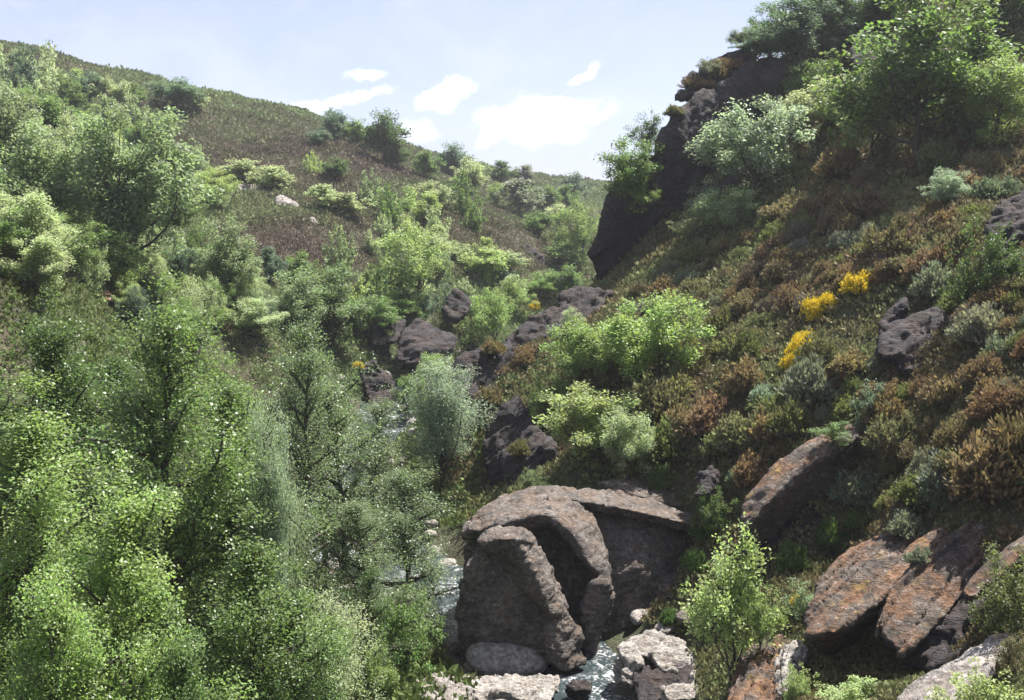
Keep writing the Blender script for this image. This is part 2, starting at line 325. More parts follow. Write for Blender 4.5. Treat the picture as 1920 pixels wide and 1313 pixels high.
# ------------------------------------------------------------------ rocks: convex bodies merged in a distance field, meshed with surface nets
def hull_planes(pts):
    bm = bmesh.new()
    for p in pts: bm.verts.new(p)
    bmesh.ops.convex_hull(bm, input=bm.verts)
    cen = np.mean(pts, axis=0); out = []
    for f in bm.faces:
        n = np.array(f.normal); 
        if np.linalg.norm(n) < .5: continue
        d = n @ np.array(f.verts[0].co)
        if n @ cen > d: n, d = -n, -d
        if not any(n @ a > .995 and abs(d - e) < .08 for a, e in out): out.append((n, d))
    bm.free(); return out
def nets(S, org, h):
    s = S < 0; nx, ny, nz = S.shape
    acc = np.zeros((nx - 1, ny - 1, nz - 1, 3)); cnt = np.zeros((nx - 1, ny - 1, nz - 1))
    for ax in range(3):
        for a in (0, 1):
            for b in (0, 1):
                sl0 = [None] * 3; sl1 = [None] * 3; o = [a, b]; k = 0; offs = np.zeros(3)
                for i in range(3):
                    n = S.shape[i]
                    if i == ax: sl0[i] = slice(0, n - 1); sl1[i] = slice(1, n)
                    else: sl0[i] = sl1[i] = slice(o[k], n - 1 + o[k]); offs[i] = o[k]; k += 1
                v0 = S[tuple(sl0)]; v1 = S[tuple(sl1)]; cr = (v0 < 0) != (v1 < 0)
                t = np.where(cr, v0 / np.where(cr, v0 - v1, 1), 0)
                for i in range(3): acc[..., i] += np.where(cr, (t if i == ax else offs[i]), 0)
                cnt += cr
    act = cnt > 0; vid = -np.ones(act.shape, int); vid[act] = np.arange(act.sum())
    ii = np.argwhere(act); V = (ii + acc[act] / cnt[act][:, None]) * h + org
    Fs = []
    for ax in range(3):
        b1, b2 = (ax + 1) % 3, (ax + 2) % 3
        sl0 = [slice(1, -1)] * 3; sl1 = [slice(1, -1)] * 3
        sl0[ax] = slice(0, S.shape[ax] - 1); sl1[ax] = slice(1, S.shape[ax])
        A_, B_ = s[tuple(sl0)], s[tuple(sl1)]
        q = np.argwhere(A_ != B_); q0 = q.copy(); q0[:, b1] += 1; q0[:, b2] += 1
        flip = A_[tuple(q.T)]
        def vv(d1, d2):
            w = q0.copy(); w[:, b1] -= d1; w[:, b2] -= d2; return vid[tuple(w.T)]
        Q = np.stack([vv(1, 1), vv(0, 1), vv(0, 0), vv(1, 0)], 1)
        Q[~flip] = Q[~flip][:, ::-1]; Fs.append(Q)
    F = np.concatenate(Fs); return V, F[(F >= 0).all(1)]
def vnormals(V, F):
    n = np.cross(V[F[:, 2]] - V[F[:, 0]], V[F[:, 3]] - V[F[:, 1]]); o = np.zeros_like(V)
    for k in range(4): np.add.at(o, F[:, k], n)
    return o / (np.linalg.norm(o, axis=1)[:, None] + 1e-12)
def rock_mesh(name, hulls, mat, h=.12, rnd=.12, amp=.16, sc=1.4, seed=0, strata=None, samp=.08, slam=.3, blend=.0):
    hulls = [np.array(p, float) for p in hulls]; al = np.concatenate(hulls)
    lo = al.min(0) - 3 * h - rnd; hi = al.max(0) + 3 * h + rnd
    n = np.ceil((hi - lo) / h).astype(int) + 1
    ax = [lo[i] + h * np.arange(n[i]) for i in range(3)]
    X, Y, Z = [a.astype(np.float32) for a in np.meshgrid(*ax, indexing='ij')]
    wx = .35 * amp
    D = None
    for p in hulls:
        E = None; k = max(rnd, .02)
        for nn, dd in hull_planes(p):
            e = (nn[0] * X + nn[1] * Y + nn[2] * Z - dd) / k
            e = np.exp(np.clip(e, -40, 40)); E = e if E is None else E + e
        E = k * np.log(E)
        if D is None: D = E
        elif blend > 0:
            hh = np.clip(.5 + .5 * (D - E) / blend, 0, 1); D = D * (1 - hh) + E * hh - blend * hh * (1 - hh)
        else: D = np.minimum(D, E)
    V, F = nets(D, lo, h); N = vnormals(V, F)
    a = fbm(V / sc, seed, 5, .55); r = 1 - np.abs(fbm(V / (sc * .9) + 9, seed + 50, 4, .5)) * 2
    disp = amp * a + amp * .5 * (r - .6)
    if strata is not None:
        s = np.array(strata, float); s /= np.linalg.norm(s)
        q = (V @ s) / slam + fbm(V / 2.2, seed + 90, 3) * 1.6
        qq = np.stack([q, np.zeros_like(q), V @ np.array([.13, .17, .11])], 1)
        disp += samp * .5 * fbm(V / .35, seed + 66, 3)
        t1 = np.cross(s, [0, 0, 1.0]) if abs(s[2]) < .95 else np.array([1., 0, 0]); t1 /= np.linalg.norm(t1); t2 = np.cross(s, t1)
        Wp = np.stack([V @ s * 2.2, V @ t1 * .9, V @ t2 * 1.1], 1) + np.stack([fbm(V / 1.5 + 5, seed + 31, 2)] * 3, 1) * .5
        disp += amp * .36 * worley(Wp / (sc * .85), seed + 40) + amp * .15 * worley(Wp / (sc * .3), seed + 44)
        disp += samp * (vnoise(qq, seed + 70) + .5 * vnoise(qq * 2.3, seed + 71))
        crack = np.abs(vnoise(qq * .55 + 3, seed + 75)); disp -= samp * 1.8 * np.clip(1 - crack / .13, 0, 1)
    V = V + N * disp[:, None]
    return mesh_from(name, V, F, mats=[mat], smooth=True)
LAND = {}; ROCKS = []
THINGS = []
def rock(label, hulls, mat, name='boulder', cat='boulder', group=None, key=None, **kw):
    pts = [[P(*q) for q in h] for h in hulls]
    cen = np.mean(np.concatenate(pts), axis=0); pts = [[q - cen for q in h] for h in pts]
    o = obj(name, rock_mesh(name, pts, mat, **kw)); o.location = cen; ROCKS.append(o); tag(o, label, cat, group)
    al = np.concatenate([np.array(h) for h in hulls])
    if key: LAND[key] = (al[:, 0].mean(), al[:, 1].mean())
    return o
def ext(pts, back, drop=0.0, side=0.0):
    """front outline (px, py, Y) plus the same outline pushed back into the hill"""
    out = list(pts)
    for (px, py, Y) in pts:
        w = P(px, py, Y) + np.array([side, back, -drop]); q = proj(*w); out.append((q[0], q[1], w[1]))
    return out

if True:
    G = 'boulders along the stream bed'
    # great boulder in the middle: body, hanging ridge, roof slab, back slab
    rock('huge brown domed boulder with hanging ridge standing in the middle of the gorge', [
        [(858, 1000, 45.6), (885, 958, 46.5), (935, 930, 48), (1024, 902, 49), (1090, 915, 49), (880, 1003, 44.3), (985, 968, 43.6), (1045, 960, 44), (1010, 1010, 45.8), (880, 1020, 45.8), (1090, 1000, 46), (1000, 950, 53), (900, 1000, 50)],
        [(1024, 905, 47.5), (1085, 915, 47.8), (1041, 966, 43.9), (1120, 980, 45), (1000, 950, 44.6), (1153, 1061, 44.4), (1163, 1122, 43.8), (1110, 1080, 43), (1094, 1020, 43.3), (1040, 985, 45), (1090, 1050, 46), (1120, 960, 48)],
        [(1100, 1060, 43), (1160, 1090, 43.8), (1163, 1125, 43.6), (1148, 1163, 43.4), (1120, 1240, 43.2), (1085, 1240, 43.4), (1083, 1110, 43.4), (1130, 1150, 46), (1100, 1230, 46)],
        [(1060, 935, 47.4), (1240, 970, 48), (1285, 1000, 47.8), (1290, 1061, 47), (1240, 1143, 45.8), (1150, 1220, 44.9), (1060, 1235, 45.4), (1060, 1000, 46.6), (1190, 1060, 45.6), (1290, 1000, 52), (1100, 960, 52), (1200, 1200, 50)],
        [(1215, 1110, 45.6), (1270, 1060, 46.4), (1310, 1080, 46), (1300, 1160, 44.6), (1240, 1190, 44), (1205, 1170, 44.4), (1290, 1120, 48)],
        [(860, 1020, 45.6), (1100, 990, 45.9), (1100, 1235, 45.2), (860, 1235, 44.6), (850, 1080, 45.2), (1000, 980, 50), (1000, 1200, 50)],
    ], M_boulder, h=.065, rnd=.13, amp=.20, sc=1.6, seed=3, strata=(-.35, .2, 1), samp=.05, slam=.5, blend=.12, key='the huge domed boulder')
    rock('knobbly brown boulder with lit mossy knob leaning before the huge domed boulder', [
        [(885, 1014, 42.6), (906, 993, 43.2), (947, 979, 43.6), (994, 990, 43.2), (1009, 1018, 42.6), (985, 1012, 41.7), (930, 1008, 41.5), (890, 1026, 41.7), (950, 1040, 43.8), (1000, 1060, 43.5)],
        [(985, 990, 43.1), (1007, 1010, 42.9), (975, 1020, 41.7), (1047, 1078, 42.8), (1010, 1100, 41.3), (1072, 1152, 42.6), (1040, 1170, 41.2), (1000, 1100, 44), (930, 1060, 42.8)],
        [(1035, 1110, 42), (1072, 1152, 42.6), (1096, 1180, 42.5), (1108, 1255, 41.9), (1062, 1266, 41.2), (1025, 1250, 41.3), (1010, 1130, 42), (1050, 1200, 44)],
        [(885, 1022, 42.7), (1000, 1020, 42.7), (1040, 1150, 42.2), (1045, 1250, 42), (862, 1250, 42.2), (855, 1120, 42.9), (940, 1050, 44.5), (1000, 1230, 45), (870, 1200, 45)],
    ], M_boulder, h=.06, rnd=.10, amp=.19, sc=1.1, seed=8, strata=(-.4, .1, 1), samp=.035, slam=.4, key='the mossy knob boulder')
    rock('long brown roof slab overhanging the right shoulder of the huge domed boulder', [
        ext([(1050, 925, 47.2), (1110, 912, 48.6), (1200, 925, 49), (1300, 962, 48.6), (1302, 985, 46.6), (1230, 968, 46.2), (1140, 948, 46.2), (1065, 938, 46.4)], .6, .5)], M_boulder, name='rock_slab', cat='rock slab', h=.09, rnd=.06, amp=.12, seed=12, strata=(-.45, 0, 1), samp=.06)
    rock('upper brown slab lying on the back of the roof slab, cracked along its length', [
        ext([(1120, 900, 50), (1180, 893, 51), (1240, 903, 51), (1292, 935, 50.3), (1290, 955, 49.2), (1220, 935, 48.8), (1150, 915, 49)], .5, .8)], M_boulder, name='rock_slab', cat='rock slab', h=.09, rnd=.06, amp=.1, seed=14, strata=(-.45, 0, 1), samp=.06)
    rock('smooth grey rounded rock at the foot of the mossy knob boulder, washed by the stream', [
        [(850, 1205, 42.3), (880, 1182, 43), (960, 1178, 43), (1020, 1200, 42.5), (1060, 1262, 41.4), (1000, 1285, 40.6), (880, 1280, 40.6), (855, 1255, 41), (900, 1200, 41.4), (990, 1215, 41.2), (900, 1240, 45), (1000, 1240, 45)]],
        M_grey, h=.09, rnd=.25, amp=.12, sc=1.8, seed=21, key='the smooth grey rock')
    rock('dark rounded boulder filling the gap under the roof slab by the pale pile', [
        [(1225, 1160, 44), (1250, 1090, 45), (1310, 1040, 46), (1340, 1060, 45.5), (1345, 1150, 43.6), (1300, 1200, 43), (1240, 1195, 43), (1300, 1120, 48), (1330, 1180, 46)]], M_dark, h=.12, rnd=.2, amp=.2, seed=25)
    # pale rocks at the lower edge
    def pale(label, pts, seed, back=1.2, mat=None, **kw):
        k = dict(h=.055, rnd=.04, amp=.15, sc=.55, seed=seed, strata=(.15, -.3, 1), samp=.10, slam=.15); k.update(kw)
        return rock(label, [ext(pts, back, .35)], mat or M_pale, name='river_rock', cat='rock', group=G, **k)
    pale('flat pale river rock with wavy sunlit top at the lower edge beneath the grey rock', [(860, 1290, 38.6), (905, 1272, 39.2), (985, 1276, 39.3), (1052, 1276, 39.3), (1048, 1300, 38.6), (1030, 1330, 37.8), (880, 1330, 37.6), (935, 1290, 38.1)], 31)
    pale('pale pointed river rock under the alder twigs, left of the flat wavy rock', [(735, 1300, 37.8), (770, 1275, 38.4), (830, 1268, 38.8), (870, 1290, 38.4), (865, 1330, 37.2), (740, 1340, 36.8), (800, 1300, 37.3)], 33)
    pale('small pale stone half hidden by leaves, lowest left in the stream bed', [(690, 1265, 39.2), (725, 1258, 39.6), (740, 1275, 39.3), (735, 1300, 38.6), (695, 1300, 38.5)], 35, .7)
    pale('dark wet stone between the flat wavy rock and the rapids', [(1060, 1282, 39.2), (1085, 1272, 39.5), (1115, 1280, 39.4), (1110, 1298, 39), (1065, 1298, 38.9)], 36, .5, M_dark)
    pile = [('broad pale slab on top of the pale rock pile by the rapids', [(1180, 1205, 41), (1225, 1183, 41.6), (1275, 1198, 41.4), (1290, 1225, 40.8), (1230, 1235, 40.2), (1185, 1230, 40.3)], 1.0),
            ('tilted pale slab with rusty stain on the middle of the rock pile', [(1215, 1222, 40.4), (1290, 1215, 40.8), (1325, 1240, 40.2), (1310, 1265, 39.6), (1240, 1262, 39.4)], 1.0),
            ('upright pale block at the stream side end of the rock pile', [(1165, 1215, 40.4), (1190, 1208, 40.6), (1205, 1240, 39.8), (1195, 1290, 39), (1165, 1280, 39.2)], .9),
            ('dark layered slab leaning low in the rock pile, ribbed along its face', [(1190, 1262, 39.5), (1300, 1248, 39.7), (1345, 1270, 39.2), (1330, 1320, 37.6), (1200, 1340, 37.2)], 1.4),
            ('lowest pale stone of the rock pile, cut by the frame edge', [(1242, 1288, 37.6), (1275, 1280, 38), (1310, 1288, 37.8), (1305, 1315, 37.2), (1245, 1318, 37)], .6),
            ('grey end slab of the rock pile beside the leafy green sapling', [(1300, 1262, 39), (1345, 1262, 39.4), (1372, 1290, 38.6), (1360, 1330, 37.4), (1300, 1330, 37.2)], 1.0),
            ('narrow tooth of rock jutting left from the pile into the rapids', [(1150, 1240, 40.3), (1172, 1232, 40.5), (1180, 1262, 39.9), (1160, 1285, 39.5)], .6)]
    for i, (lb, pts, bk) in enumerate(pile):
        pale(lb, pts, 40 + i, bk, M_dark if 'dark' in lb else (M_grey if 'grey' in lb else M_pale))
    LAND['the pale rock pile'] = (1250, 1250)
    pale('small pale boulder perched alone above the rock pile', [(1224, 1175, 42.2), (1240, 1160, 42.6), (1268, 1163, 42.5), (1272, 1180, 42), (1245, 1188, 41.6)], 51, .6)
    pale('pale rust flecked rock standing at the lower edge between rock pile and slope', [(1385, 1270, 34.6), (1430, 1222, 35.2), (1480, 1200, 35.4), (1508, 1215, 34.6), (1500, 1250, 33.4), (1460, 1330, 31.6), (1375, 1340, 32)], 53, 1.6, M_rust, h=.09, samp=.08)
    pale('white lichened face of rock next to the rust flecked rock, below the layered slab', [(1470, 1215, 34.4), (1510, 1200, 34.6), (1520, 1225, 33.8), (1495, 1290, 32), (1460, 1310, 31.8)], 54, .8)
    # slabs on the right slope
    rock('long tilted slab with orange lichened spine rising from the scree', [
        [(1385, 962, 42.3), (1400, 930, 42.8), (1470, 855, 43.6), (1540, 812, 44.2), (1605, 790, 44.2), (1385, 1010, 41.4), (1450, 934, 41.4), (1500, 880, 41.7), (1560, 842, 42), (1618, 815, 42.3), (1390, 1050, 42.6), (1440, 1060, 43.2), (1530, 1000, 44.2), (1615, 880, 44.5), (1600, 850, 47), (1450, 1000, 47)]],
        M_rust, name='rock_slab', cat='rock slab', h=.1, rnd=.05, amp=.12, seed=61, strata=(-.7, .2, .7), samp=.06, key='the orange spined slab')
    rock('broad layered slab with yellow lichen stripes jutting over the lower slope', [
        [(1505, 1165, 33.8), (1545, 1075, 36), (1600, 1020, 37.2), (1690, 1000, 37.2), (1782, 960, 37), (1790, 985, 35.2), (1720, 1075, 33.4), (1645, 1130, 32.8), (1570, 1185, 32.4), (1510, 1195, 33), (1700, 1150, 35.4), (1560, 1240, 34.8), (1790, 1040, 38), (1600, 1060, 39)],
        [(1645, 1150, 32.6), (1700, 1080, 33.2), (1730, 1090, 33), (1690, 1190, 32.2), (1640, 1200, 32.2), (1700, 1180, 35), (1650, 1180, 34.8)]],
        M_rust, name='rock_slab', cat='rock slab', h=.07, rnd=.05, amp=.10, seed=65, strata=(.53, -.83, -.04), samp=.11, slam=.24, key='the layered yellow slab')
    rock('dark layered slab resting beside the yellow striped slab, mostly in shade', [
        [(1660, 1090, 33), (1740, 1020, 33.8), (1830, 965, 34.4), (1870, 990, 34), (1830, 1080, 32.6), (1760, 1180, 31.2), (1690, 1240, 30.6), (1640, 1180, 31.8), (1850, 1040, 36), (1740, 1180, 34)]],
        M_rust, name='rock_slab', cat='rock slab', h=.1, rnd=.05, amp=.10, seed=67, strata=(.53, -.83, -.04), samp=.09, slam=.26)
    rock('dark shaded rock wall hollowed out beneath the orange spined slab', [
        [(1395, 1010, 42.6), (1450, 960, 43.2), (1530, 900, 44), (1625, 850, 44.2), (1650, 940, 43), (1640, 1060, 41.5), (1560, 1095, 40.5), (1430, 1100, 40.8), (1385, 1080, 41.4), (1560, 1000, 48), (1450, 1050, 46)]],
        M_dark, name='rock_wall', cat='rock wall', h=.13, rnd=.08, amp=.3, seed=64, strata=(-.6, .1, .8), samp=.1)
    rock('big dark rock mass in shade between the layered yellow slab and the weathered rib', [
        [(1690, 1090, 33.6), (1735, 1030, 34.4), (1800, 985, 35), (1870, 975, 34.6), (1960, 960, 34), (1960, 1080, 32.4), (1840, 1200, 30.8), (1760, 1270, 30.2), (1680, 1260, 31), (1650, 1200, 32), (1850, 1050, 38), (1740, 1180, 36)]],
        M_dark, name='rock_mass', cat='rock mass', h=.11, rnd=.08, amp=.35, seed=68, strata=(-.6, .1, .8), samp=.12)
    rock('pale grey slab sloping up in the lower corner under the yellow green broom', [
        [(1650, 1330, 24.6), (1690, 1290, 25.8), (1780, 1230, 26.4), (1880, 1178, 26.8), (1910, 1195, 26.2), (1860, 1265, 24.6), (1790, 1335, 23.4), (1700, 1370, 23.8), (1900, 1250, 29), (1700, 1350, 28)]],
        M_grey, name='rock_slab', cat='rock slab', h=.07, rnd=.08, amp=.12, seed=71, strata=(-.5, -.2, .8), samp=.05, key='the pale corner slab')
    rock('weathered rib of brown rock running up to the edge beside the green broom', [
        [(1800, 1120, 29.6), (1820, 1080, 30.2), (1900, 1010, 30.6), (1990, 960, 30.8), (1990, 985, 29.8), (1900, 1050, 29.2), (1830, 1125, 28.6), (1990, 1010, 33), (1850, 1110, 32)]],
        M_rust, name='rock_slab', cat='rock slab', h=.07, rnd=.05, amp=.12, seed=73, strata=(-.5, -.2, .8), samp=.06)
    rock('dark craggy outcrop with rusty top edge below the dark green bush', [
        [(1645, 670, 45.5), (1650, 610, 46.6), (1745, 575, 47), (1785, 590, 46.5), (1800, 680, 45), (1700, 700, 44.4), (1820, 640, 49), (1700, 660, 49)],
        [(1640, 610, 47.4), (1680, 560, 48), (1705, 550, 48), (1700, 575, 47.4), (1650, 640, 46.6), (1700, 600, 49)]],
        M_dark, name='rock_outcrop', cat='rock outcrop', h=.12, rnd=.05, amp=.22, seed=75, strata=(-.4, 0, 1), samp=.12, key='the rusty topped outcrop')
    rock('purple brown outcrop on the upper slope at the edge of the frame', [
        [(1840, 415, 48), (1870, 370, 49.5), (1960, 325, 50), (1990, 470, 47), (1880, 470, 46.8), (1835, 440, 47.4), (1950, 400, 54)]],
        M_dark, name='rock_outcrop', cat='rock outcrop', h=.12, rnd=.08, amp=.3, seed=77, strata=(-.3, 0, 1), samp=.12, key='the purple brown outcrop')
    rock('small flat tan rock showing between heath shrubs on the middle slope', [ext([(1295, 700, 56), (1335, 682, 56.6), (1385, 690, 56.4), (1388, 702, 55.8), (1330, 706, 55.4)], 1.2, .4)], M_boulder, name='rock', cat='rock', h=.09, rnd=.05, amp=.12, seed=79)
    rock('crumbled dark rock under the heath, right behind the huge domed boulder', [
        [(1300, 900, 46), (1335, 868, 46.6), (1345, 885, 46), (1330, 930, 45), (1300, 935, 45), (1340, 900, 48)]], M_dark, name='rock', cat='rock', h=.07, rnd=.03, amp=.35, sc=.8, seed=80)
    # spur in the middle
    rock('dark jagged crest of rock running up the middle spur', [
        [(1035, 590, 72), (1050, 555, 74), (1090, 536, 75), (1155, 543, 75), (1162, 580, 73.5), (1110, 640, 71), (1050, 650, 71), (1120, 580, 80)],
        [(930, 665, 68.5), (970, 612, 70.5), (1015, 578, 72), (1055, 570, 72.5), (1060, 640, 70.5), (1010, 720, 68), (940, 730, 67), (1000, 640, 76)],
        [(845, 705, 66), (860, 672, 67), (900, 652, 68), (960, 645, 69), (985, 720, 67), (930, 790, 64.5), (852, 745, 65.5), (900, 700, 73)]],
        M_dark, name='rock_crest', cat='rock crest', h=.16, rnd=.08, amp=.4, sc=1.8, seed=83, strata=(-.6, 0, .8), samp=.15, slam=.5, key='the dark spur crest')
    rock('grey rounded rock catching light just under the spur crest', [[(1082, 600, 71.5), (1105, 575, 72.5), (1145, 568, 73), (1150, 600, 72), (1110, 625, 71), (1120, 600, 75)]], M_dark, name='rock', cat='rock', h=.13, rnd=.1, amp=.3, seed=85)
    rock('dark cliff face of the spur dropping to the stream, with slanting pale ledge', [
        [(902, 815, 62), (935, 770, 62.6), (968, 742, 63), (985, 755, 62), (1010, 800, 60.5), (1000, 910, 58.5), (930, 925, 59.5), (903, 850, 61), (960, 830, 68)],
        [(930, 850, 59.5), (990, 790, 60.5), (1050, 840, 56.5), (1045, 915, 55.5), (950, 930, 57), (990, 860, 63)]],
        M_dark, name='bluff', cat='bluff', h=.15, rnd=.05, amp=.3, sc=1.6, seed=87, strata=(-.6, .1, .8), samp=.12, key='the dark spur face')
    # left bank rocks across the stream
    rock('large dark hump of rock on the far bank with purple sloping top', [
        [(735, 660, 96), (745, 620, 97.5), (770, 600, 99), (800, 598, 99.5), (855, 625, 98.5), (862, 655, 96.5), (800, 670, 95), (770, 690, 94.5), (740, 685, 95), (800, 650, 103)]],
        M_dark, h=.2, rnd=.15, amp=.35, sc=2.2, seed=91, strata=(-.3, .3, 1), samp=.14, slam=.6, key='the dark hump rock')
    rock('dark overhung rock in shade under the bushes beside the dark hump rock', [
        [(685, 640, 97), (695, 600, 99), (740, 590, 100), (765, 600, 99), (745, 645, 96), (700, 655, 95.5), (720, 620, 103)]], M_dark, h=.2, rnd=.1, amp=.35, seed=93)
    rock('dark stepped ledges of rock dropping to the stream on the far bank', [
        [(668, 690, 90), (700, 672, 91), (735, 700, 90.5), (745, 760, 88.5), (758, 830, 86), (725, 850, 85), (700, 780, 87), (680, 720, 89), (730, 740, 95)],
        [(700, 760, 87), (735, 760, 87.2), (742, 800, 86), (712, 815, 85.4), (720, 770, 90)]], M_dark, name='rock_ledge', cat='rock ledge', h=.18, rnd=.05, amp=.4, seed=92, strata=(-.2, .2, 1), samp=.2, slam=.5, key='the dark stepped ledges')
    rock('split dark rock with ridged top beneath the yellow green tree', [
        [(825, 590, 104), (835, 550, 105.5), (855, 540, 106), (885, 555, 106), (888, 580, 104.5), (860, 605, 103), (835, 605, 103), (860, 575, 109)]], M_dark, h=.2, rnd=.1, amp=.35, seed=95, strata=(.6, .2, .8), samp=.2, slam=.6, key='the split dark rock')
    rock('light grey rock standing on the left hillside beside the rust topped rock', [[(118, 520, 70), (130, 510, 70.6), (150, 530, 70.4), (158, 548, 70), (135, 548, 69.4), (140, 530, 72)]], M_grey, h=.1, rnd=.08, amp=.15, seed=97, key='the light grey hillside rock')
    rock('rust topped overhanging rock on the left hillside above the alders', [
        [(150, 535, 71.5), (170, 522, 72.6), (200, 535, 72.2), (220, 558, 71), (218, 572, 70.4), (200, 560, 70.8), (155, 548, 70.6), (200, 555, 74)]], M_rust, h=.1, rnd=.06, amp=.18, seed=98, key='the rust topped rock')
    for i, (lb, x0, y0, x1, y1, Y) in enumerate([
        ('narrow pale outcrop, uppermost of the three in the purple heather', 445, 348, 505, 372, 133), ('lumpy pale outcrop, middle of the three in the purple heather', 515, 372, 560, 404, 124),
        ('low pale outcrop, lowest of the three in the purple heather', 558, 408, 594, 420, 119), ('slanting grey outcrop behind the big hillside oak', 130, 380, 165, 405, 104),
        ('dark slanted outcrop low on the far valley slope', 975, 465, 1020, 492, 150), ('faint grey outcrop near the hilltop above the pale bush', 295, 268, 328, 285, 170),
        ('small pale rock beside the little dark tree', 530, 500, 548, 508, 98), ('pale streak of rock in brown heather below the far valley slope', 880, 530, 905, 545, 118), ('small grey rock at the foot of the big hillside oak', 225, 440, 250, 452, 88)]):
        hm = hit((x0 + x1) / 2, (y0 + y1) / 2 + 4)
        if hm is None: continue
        Y = hm[1]
        ym = (y0 + y1) / 2; t = (y1 - y0) * .5
        rock(lb, [ext([(x0, y0, Y), (x0 + (x1 - x0) * .3, y0 - t * .4, Y + 1), (x1, y1 - t, Y), (x1, y1 + t, Y - 1), ((x0 + x1) / 2, ym + t * 1.6, Y - 1.4), (x0, y0 + t * 1.5, Y - 1)], 2.5, .5)],
             M_dark if 'dark' in lb else M_grey, name='rock_outcrop', cat='rock outcrop', h=.2, rnd=.06, amp=.4, sc=1.5, seed=100 + i, strata=(-.3, .1, 1), samp=.15)
    # great cliff on the right skyline
    rock('tall dark cliff leaning left against the sky on the right hillside', [
        [(1100, 470, 80), (1125, 395, 80.5), (1150, 330, 81), (1200, 290, 82), (1250, 290, 82), (1260, 420, 84), (1200, 450, 84), (1150, 525, 83), (1118, 540, 82.5), (1102, 510, 81.5), (1180, 400, 91)],
        [(1212, 310, 80.5), (1248, 215, 82), (1300, 172, 83), (1370, 142, 84), (1430, 100, 85), (1520, 100, 85), (1500, 190, 87.5), (1400, 260, 86), (1330, 360, 85), (1290, 430, 84), (1210, 440, 84), (1350, 300, 92)],
        [(1250, 195, 86), (1290, 130, 88), (1380, 86, 89.5), (1430, 92, 89.5), (1410, 150, 88), (1300, 190, 88), (1340, 180, 96)]],
        M_dark, name='cliff', cat='cliff', h=.2, rnd=.15, amp=.45, sc=2.4, seed=120, strata=(-.75, 0, .6), samp=.18, slam=.9, key='the tall dark cliff')
    rock('rounded dark outcrop with pale rim between the hilltop trees', [
        [(1590, 130, 82), (1588, 70, 84), (1612, 48, 85), (1640, 60, 84.5), (1650, 90, 83), (1650, 140, 81), (1620, 120, 88)],
        [(1655, 110, 83), (1660, 70, 84), (1680, 52, 84.5), (1700, 65, 84), (1700, 120, 82), (1680, 100, 87)]], M_dark, name='rock_outcrop', cat='rock outcrop', h=.2, rnd=.2, amp=.4, seed=123, key='the rimmed hilltop outcrop')
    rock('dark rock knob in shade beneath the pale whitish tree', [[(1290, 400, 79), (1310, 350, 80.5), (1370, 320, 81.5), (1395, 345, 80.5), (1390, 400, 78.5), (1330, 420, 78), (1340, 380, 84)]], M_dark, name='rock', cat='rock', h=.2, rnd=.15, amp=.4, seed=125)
# ------------------------------------------------------------------ stand plants on the rocks as well as on the ground
from mathutils.bvhtree import BVHTree
_bv, _bf = [], []
for o in ROCKS:
    me = o.data; n = len(me.vertices); co = np.empty(n * 3, np.float32); me.vertices.foreach_get('co', co); k0 = sum(len(a) for a in _bv)
    _bv.append(co.reshape(-1, 3) + np.array(o.location, np.float32)); fi = np.empty(len(me.polygons) * 4, np.int32); me.loops.foreach_get('vertex_index', fi); _bf.append(fi.reshape(-1, 4) + k0)
BVH = BVHTree.FromPolygons(np.concatenate(_bv).tolist(), np.concatenate(_bf).tolist())
def top_z(x, y):
    z = float(H(x, y)[0]); r = BVH.ray_cast(Vector((x, y, 60)), Vector((0, 0, -1)))
    return max(z, r[0].z) if r[0] is not None else z
def hit_any(px, py):
    g = hit(px, py); u, dy, dz = pdir(px, py); r = BVH.ray_cast(Vector((0, 0, 0)), Vector((u, dy, dz)).normalized())
    if r[0] is not None and (g is None or r[0].y < g[1]): return np.array(r[0])
    return g
# ------------------------------------------------------------------ vegetation builders
def tubes(paths, sides=5):
    """paths: list of (points Nx3, radii N) -> one bark mesh"""
    Vs, Fs, base = [], [], 0
    ang = np.arange(sides) * 2 * math.pi / sides; ca, sa = np.cos(ang), np.sin(ang)
    for pts, rad in paths:
        pts = np.asarray(pts, float); n = len(pts)
        t = np.gradient(pts, axis=0); t /= np.linalg.norm(t, axis=1)[:, None] + 1e-9
        up = np.where(np.abs(t[:, 2:3]) > .9, np.array([[1., 0, 0]]), np.array([[0, 0, 1.]]))
        a = np.cross(t, up); a /= np.linalg.norm(a, axis=1)[:, None] + 1e-9; b = np.cross(t, a)
        ring = pts[:, None, :] + np.asarray(rad)[:, None, None] * (a[:, None, :] * ca[None, :, None] + b[:, None, :] * sa[None, :, None])
        Vs.append(ring.reshape(-1, 3)); i = np.arange(n * sides).reshape(n, sides) + base
        Fs.append(np.stack([i[:-1], np.roll(i[:-1], -1, 1), np.roll(i[1:], -1, 1), i[1:]], -1).reshape(-1, 4)); base += n * sides
    return np.concatenate(Vs), np.concatenate(Fs)
def leaf_quads(p, size, rg, up=.4, droop=.0, aspect=.55, direc=None):
    n = len(p); nm = rg.normal(size=(n, 3)); nm[:, 2] = np.abs(nm[:, 2]) * (1 + up) + up; nm /= np.linalg.norm(nm, axis=1)[:, None]
    d = rg.normal(size=(n, 3)) if direc is None else direc + rg.normal(size=(n, 3)) * .35
    d[:, 2] -= droop; d -= nm * (d * nm).sum(1)[:, None]; d /= np.linalg.norm(d, axis=1)[:, None] + 1e-9
    s = np.cross(nm, d); l = (size * rg.uniform(.7, 1.3, n))[:, None]
    V = np.stack([p, p + d * l * .5 + s * l * aspect * .5, p + d * l, p + d * l * .5 - s * l * aspect * .5], 1)
    return V.reshape(-1, 3), np.arange(4 * n).reshape(-1, 4)
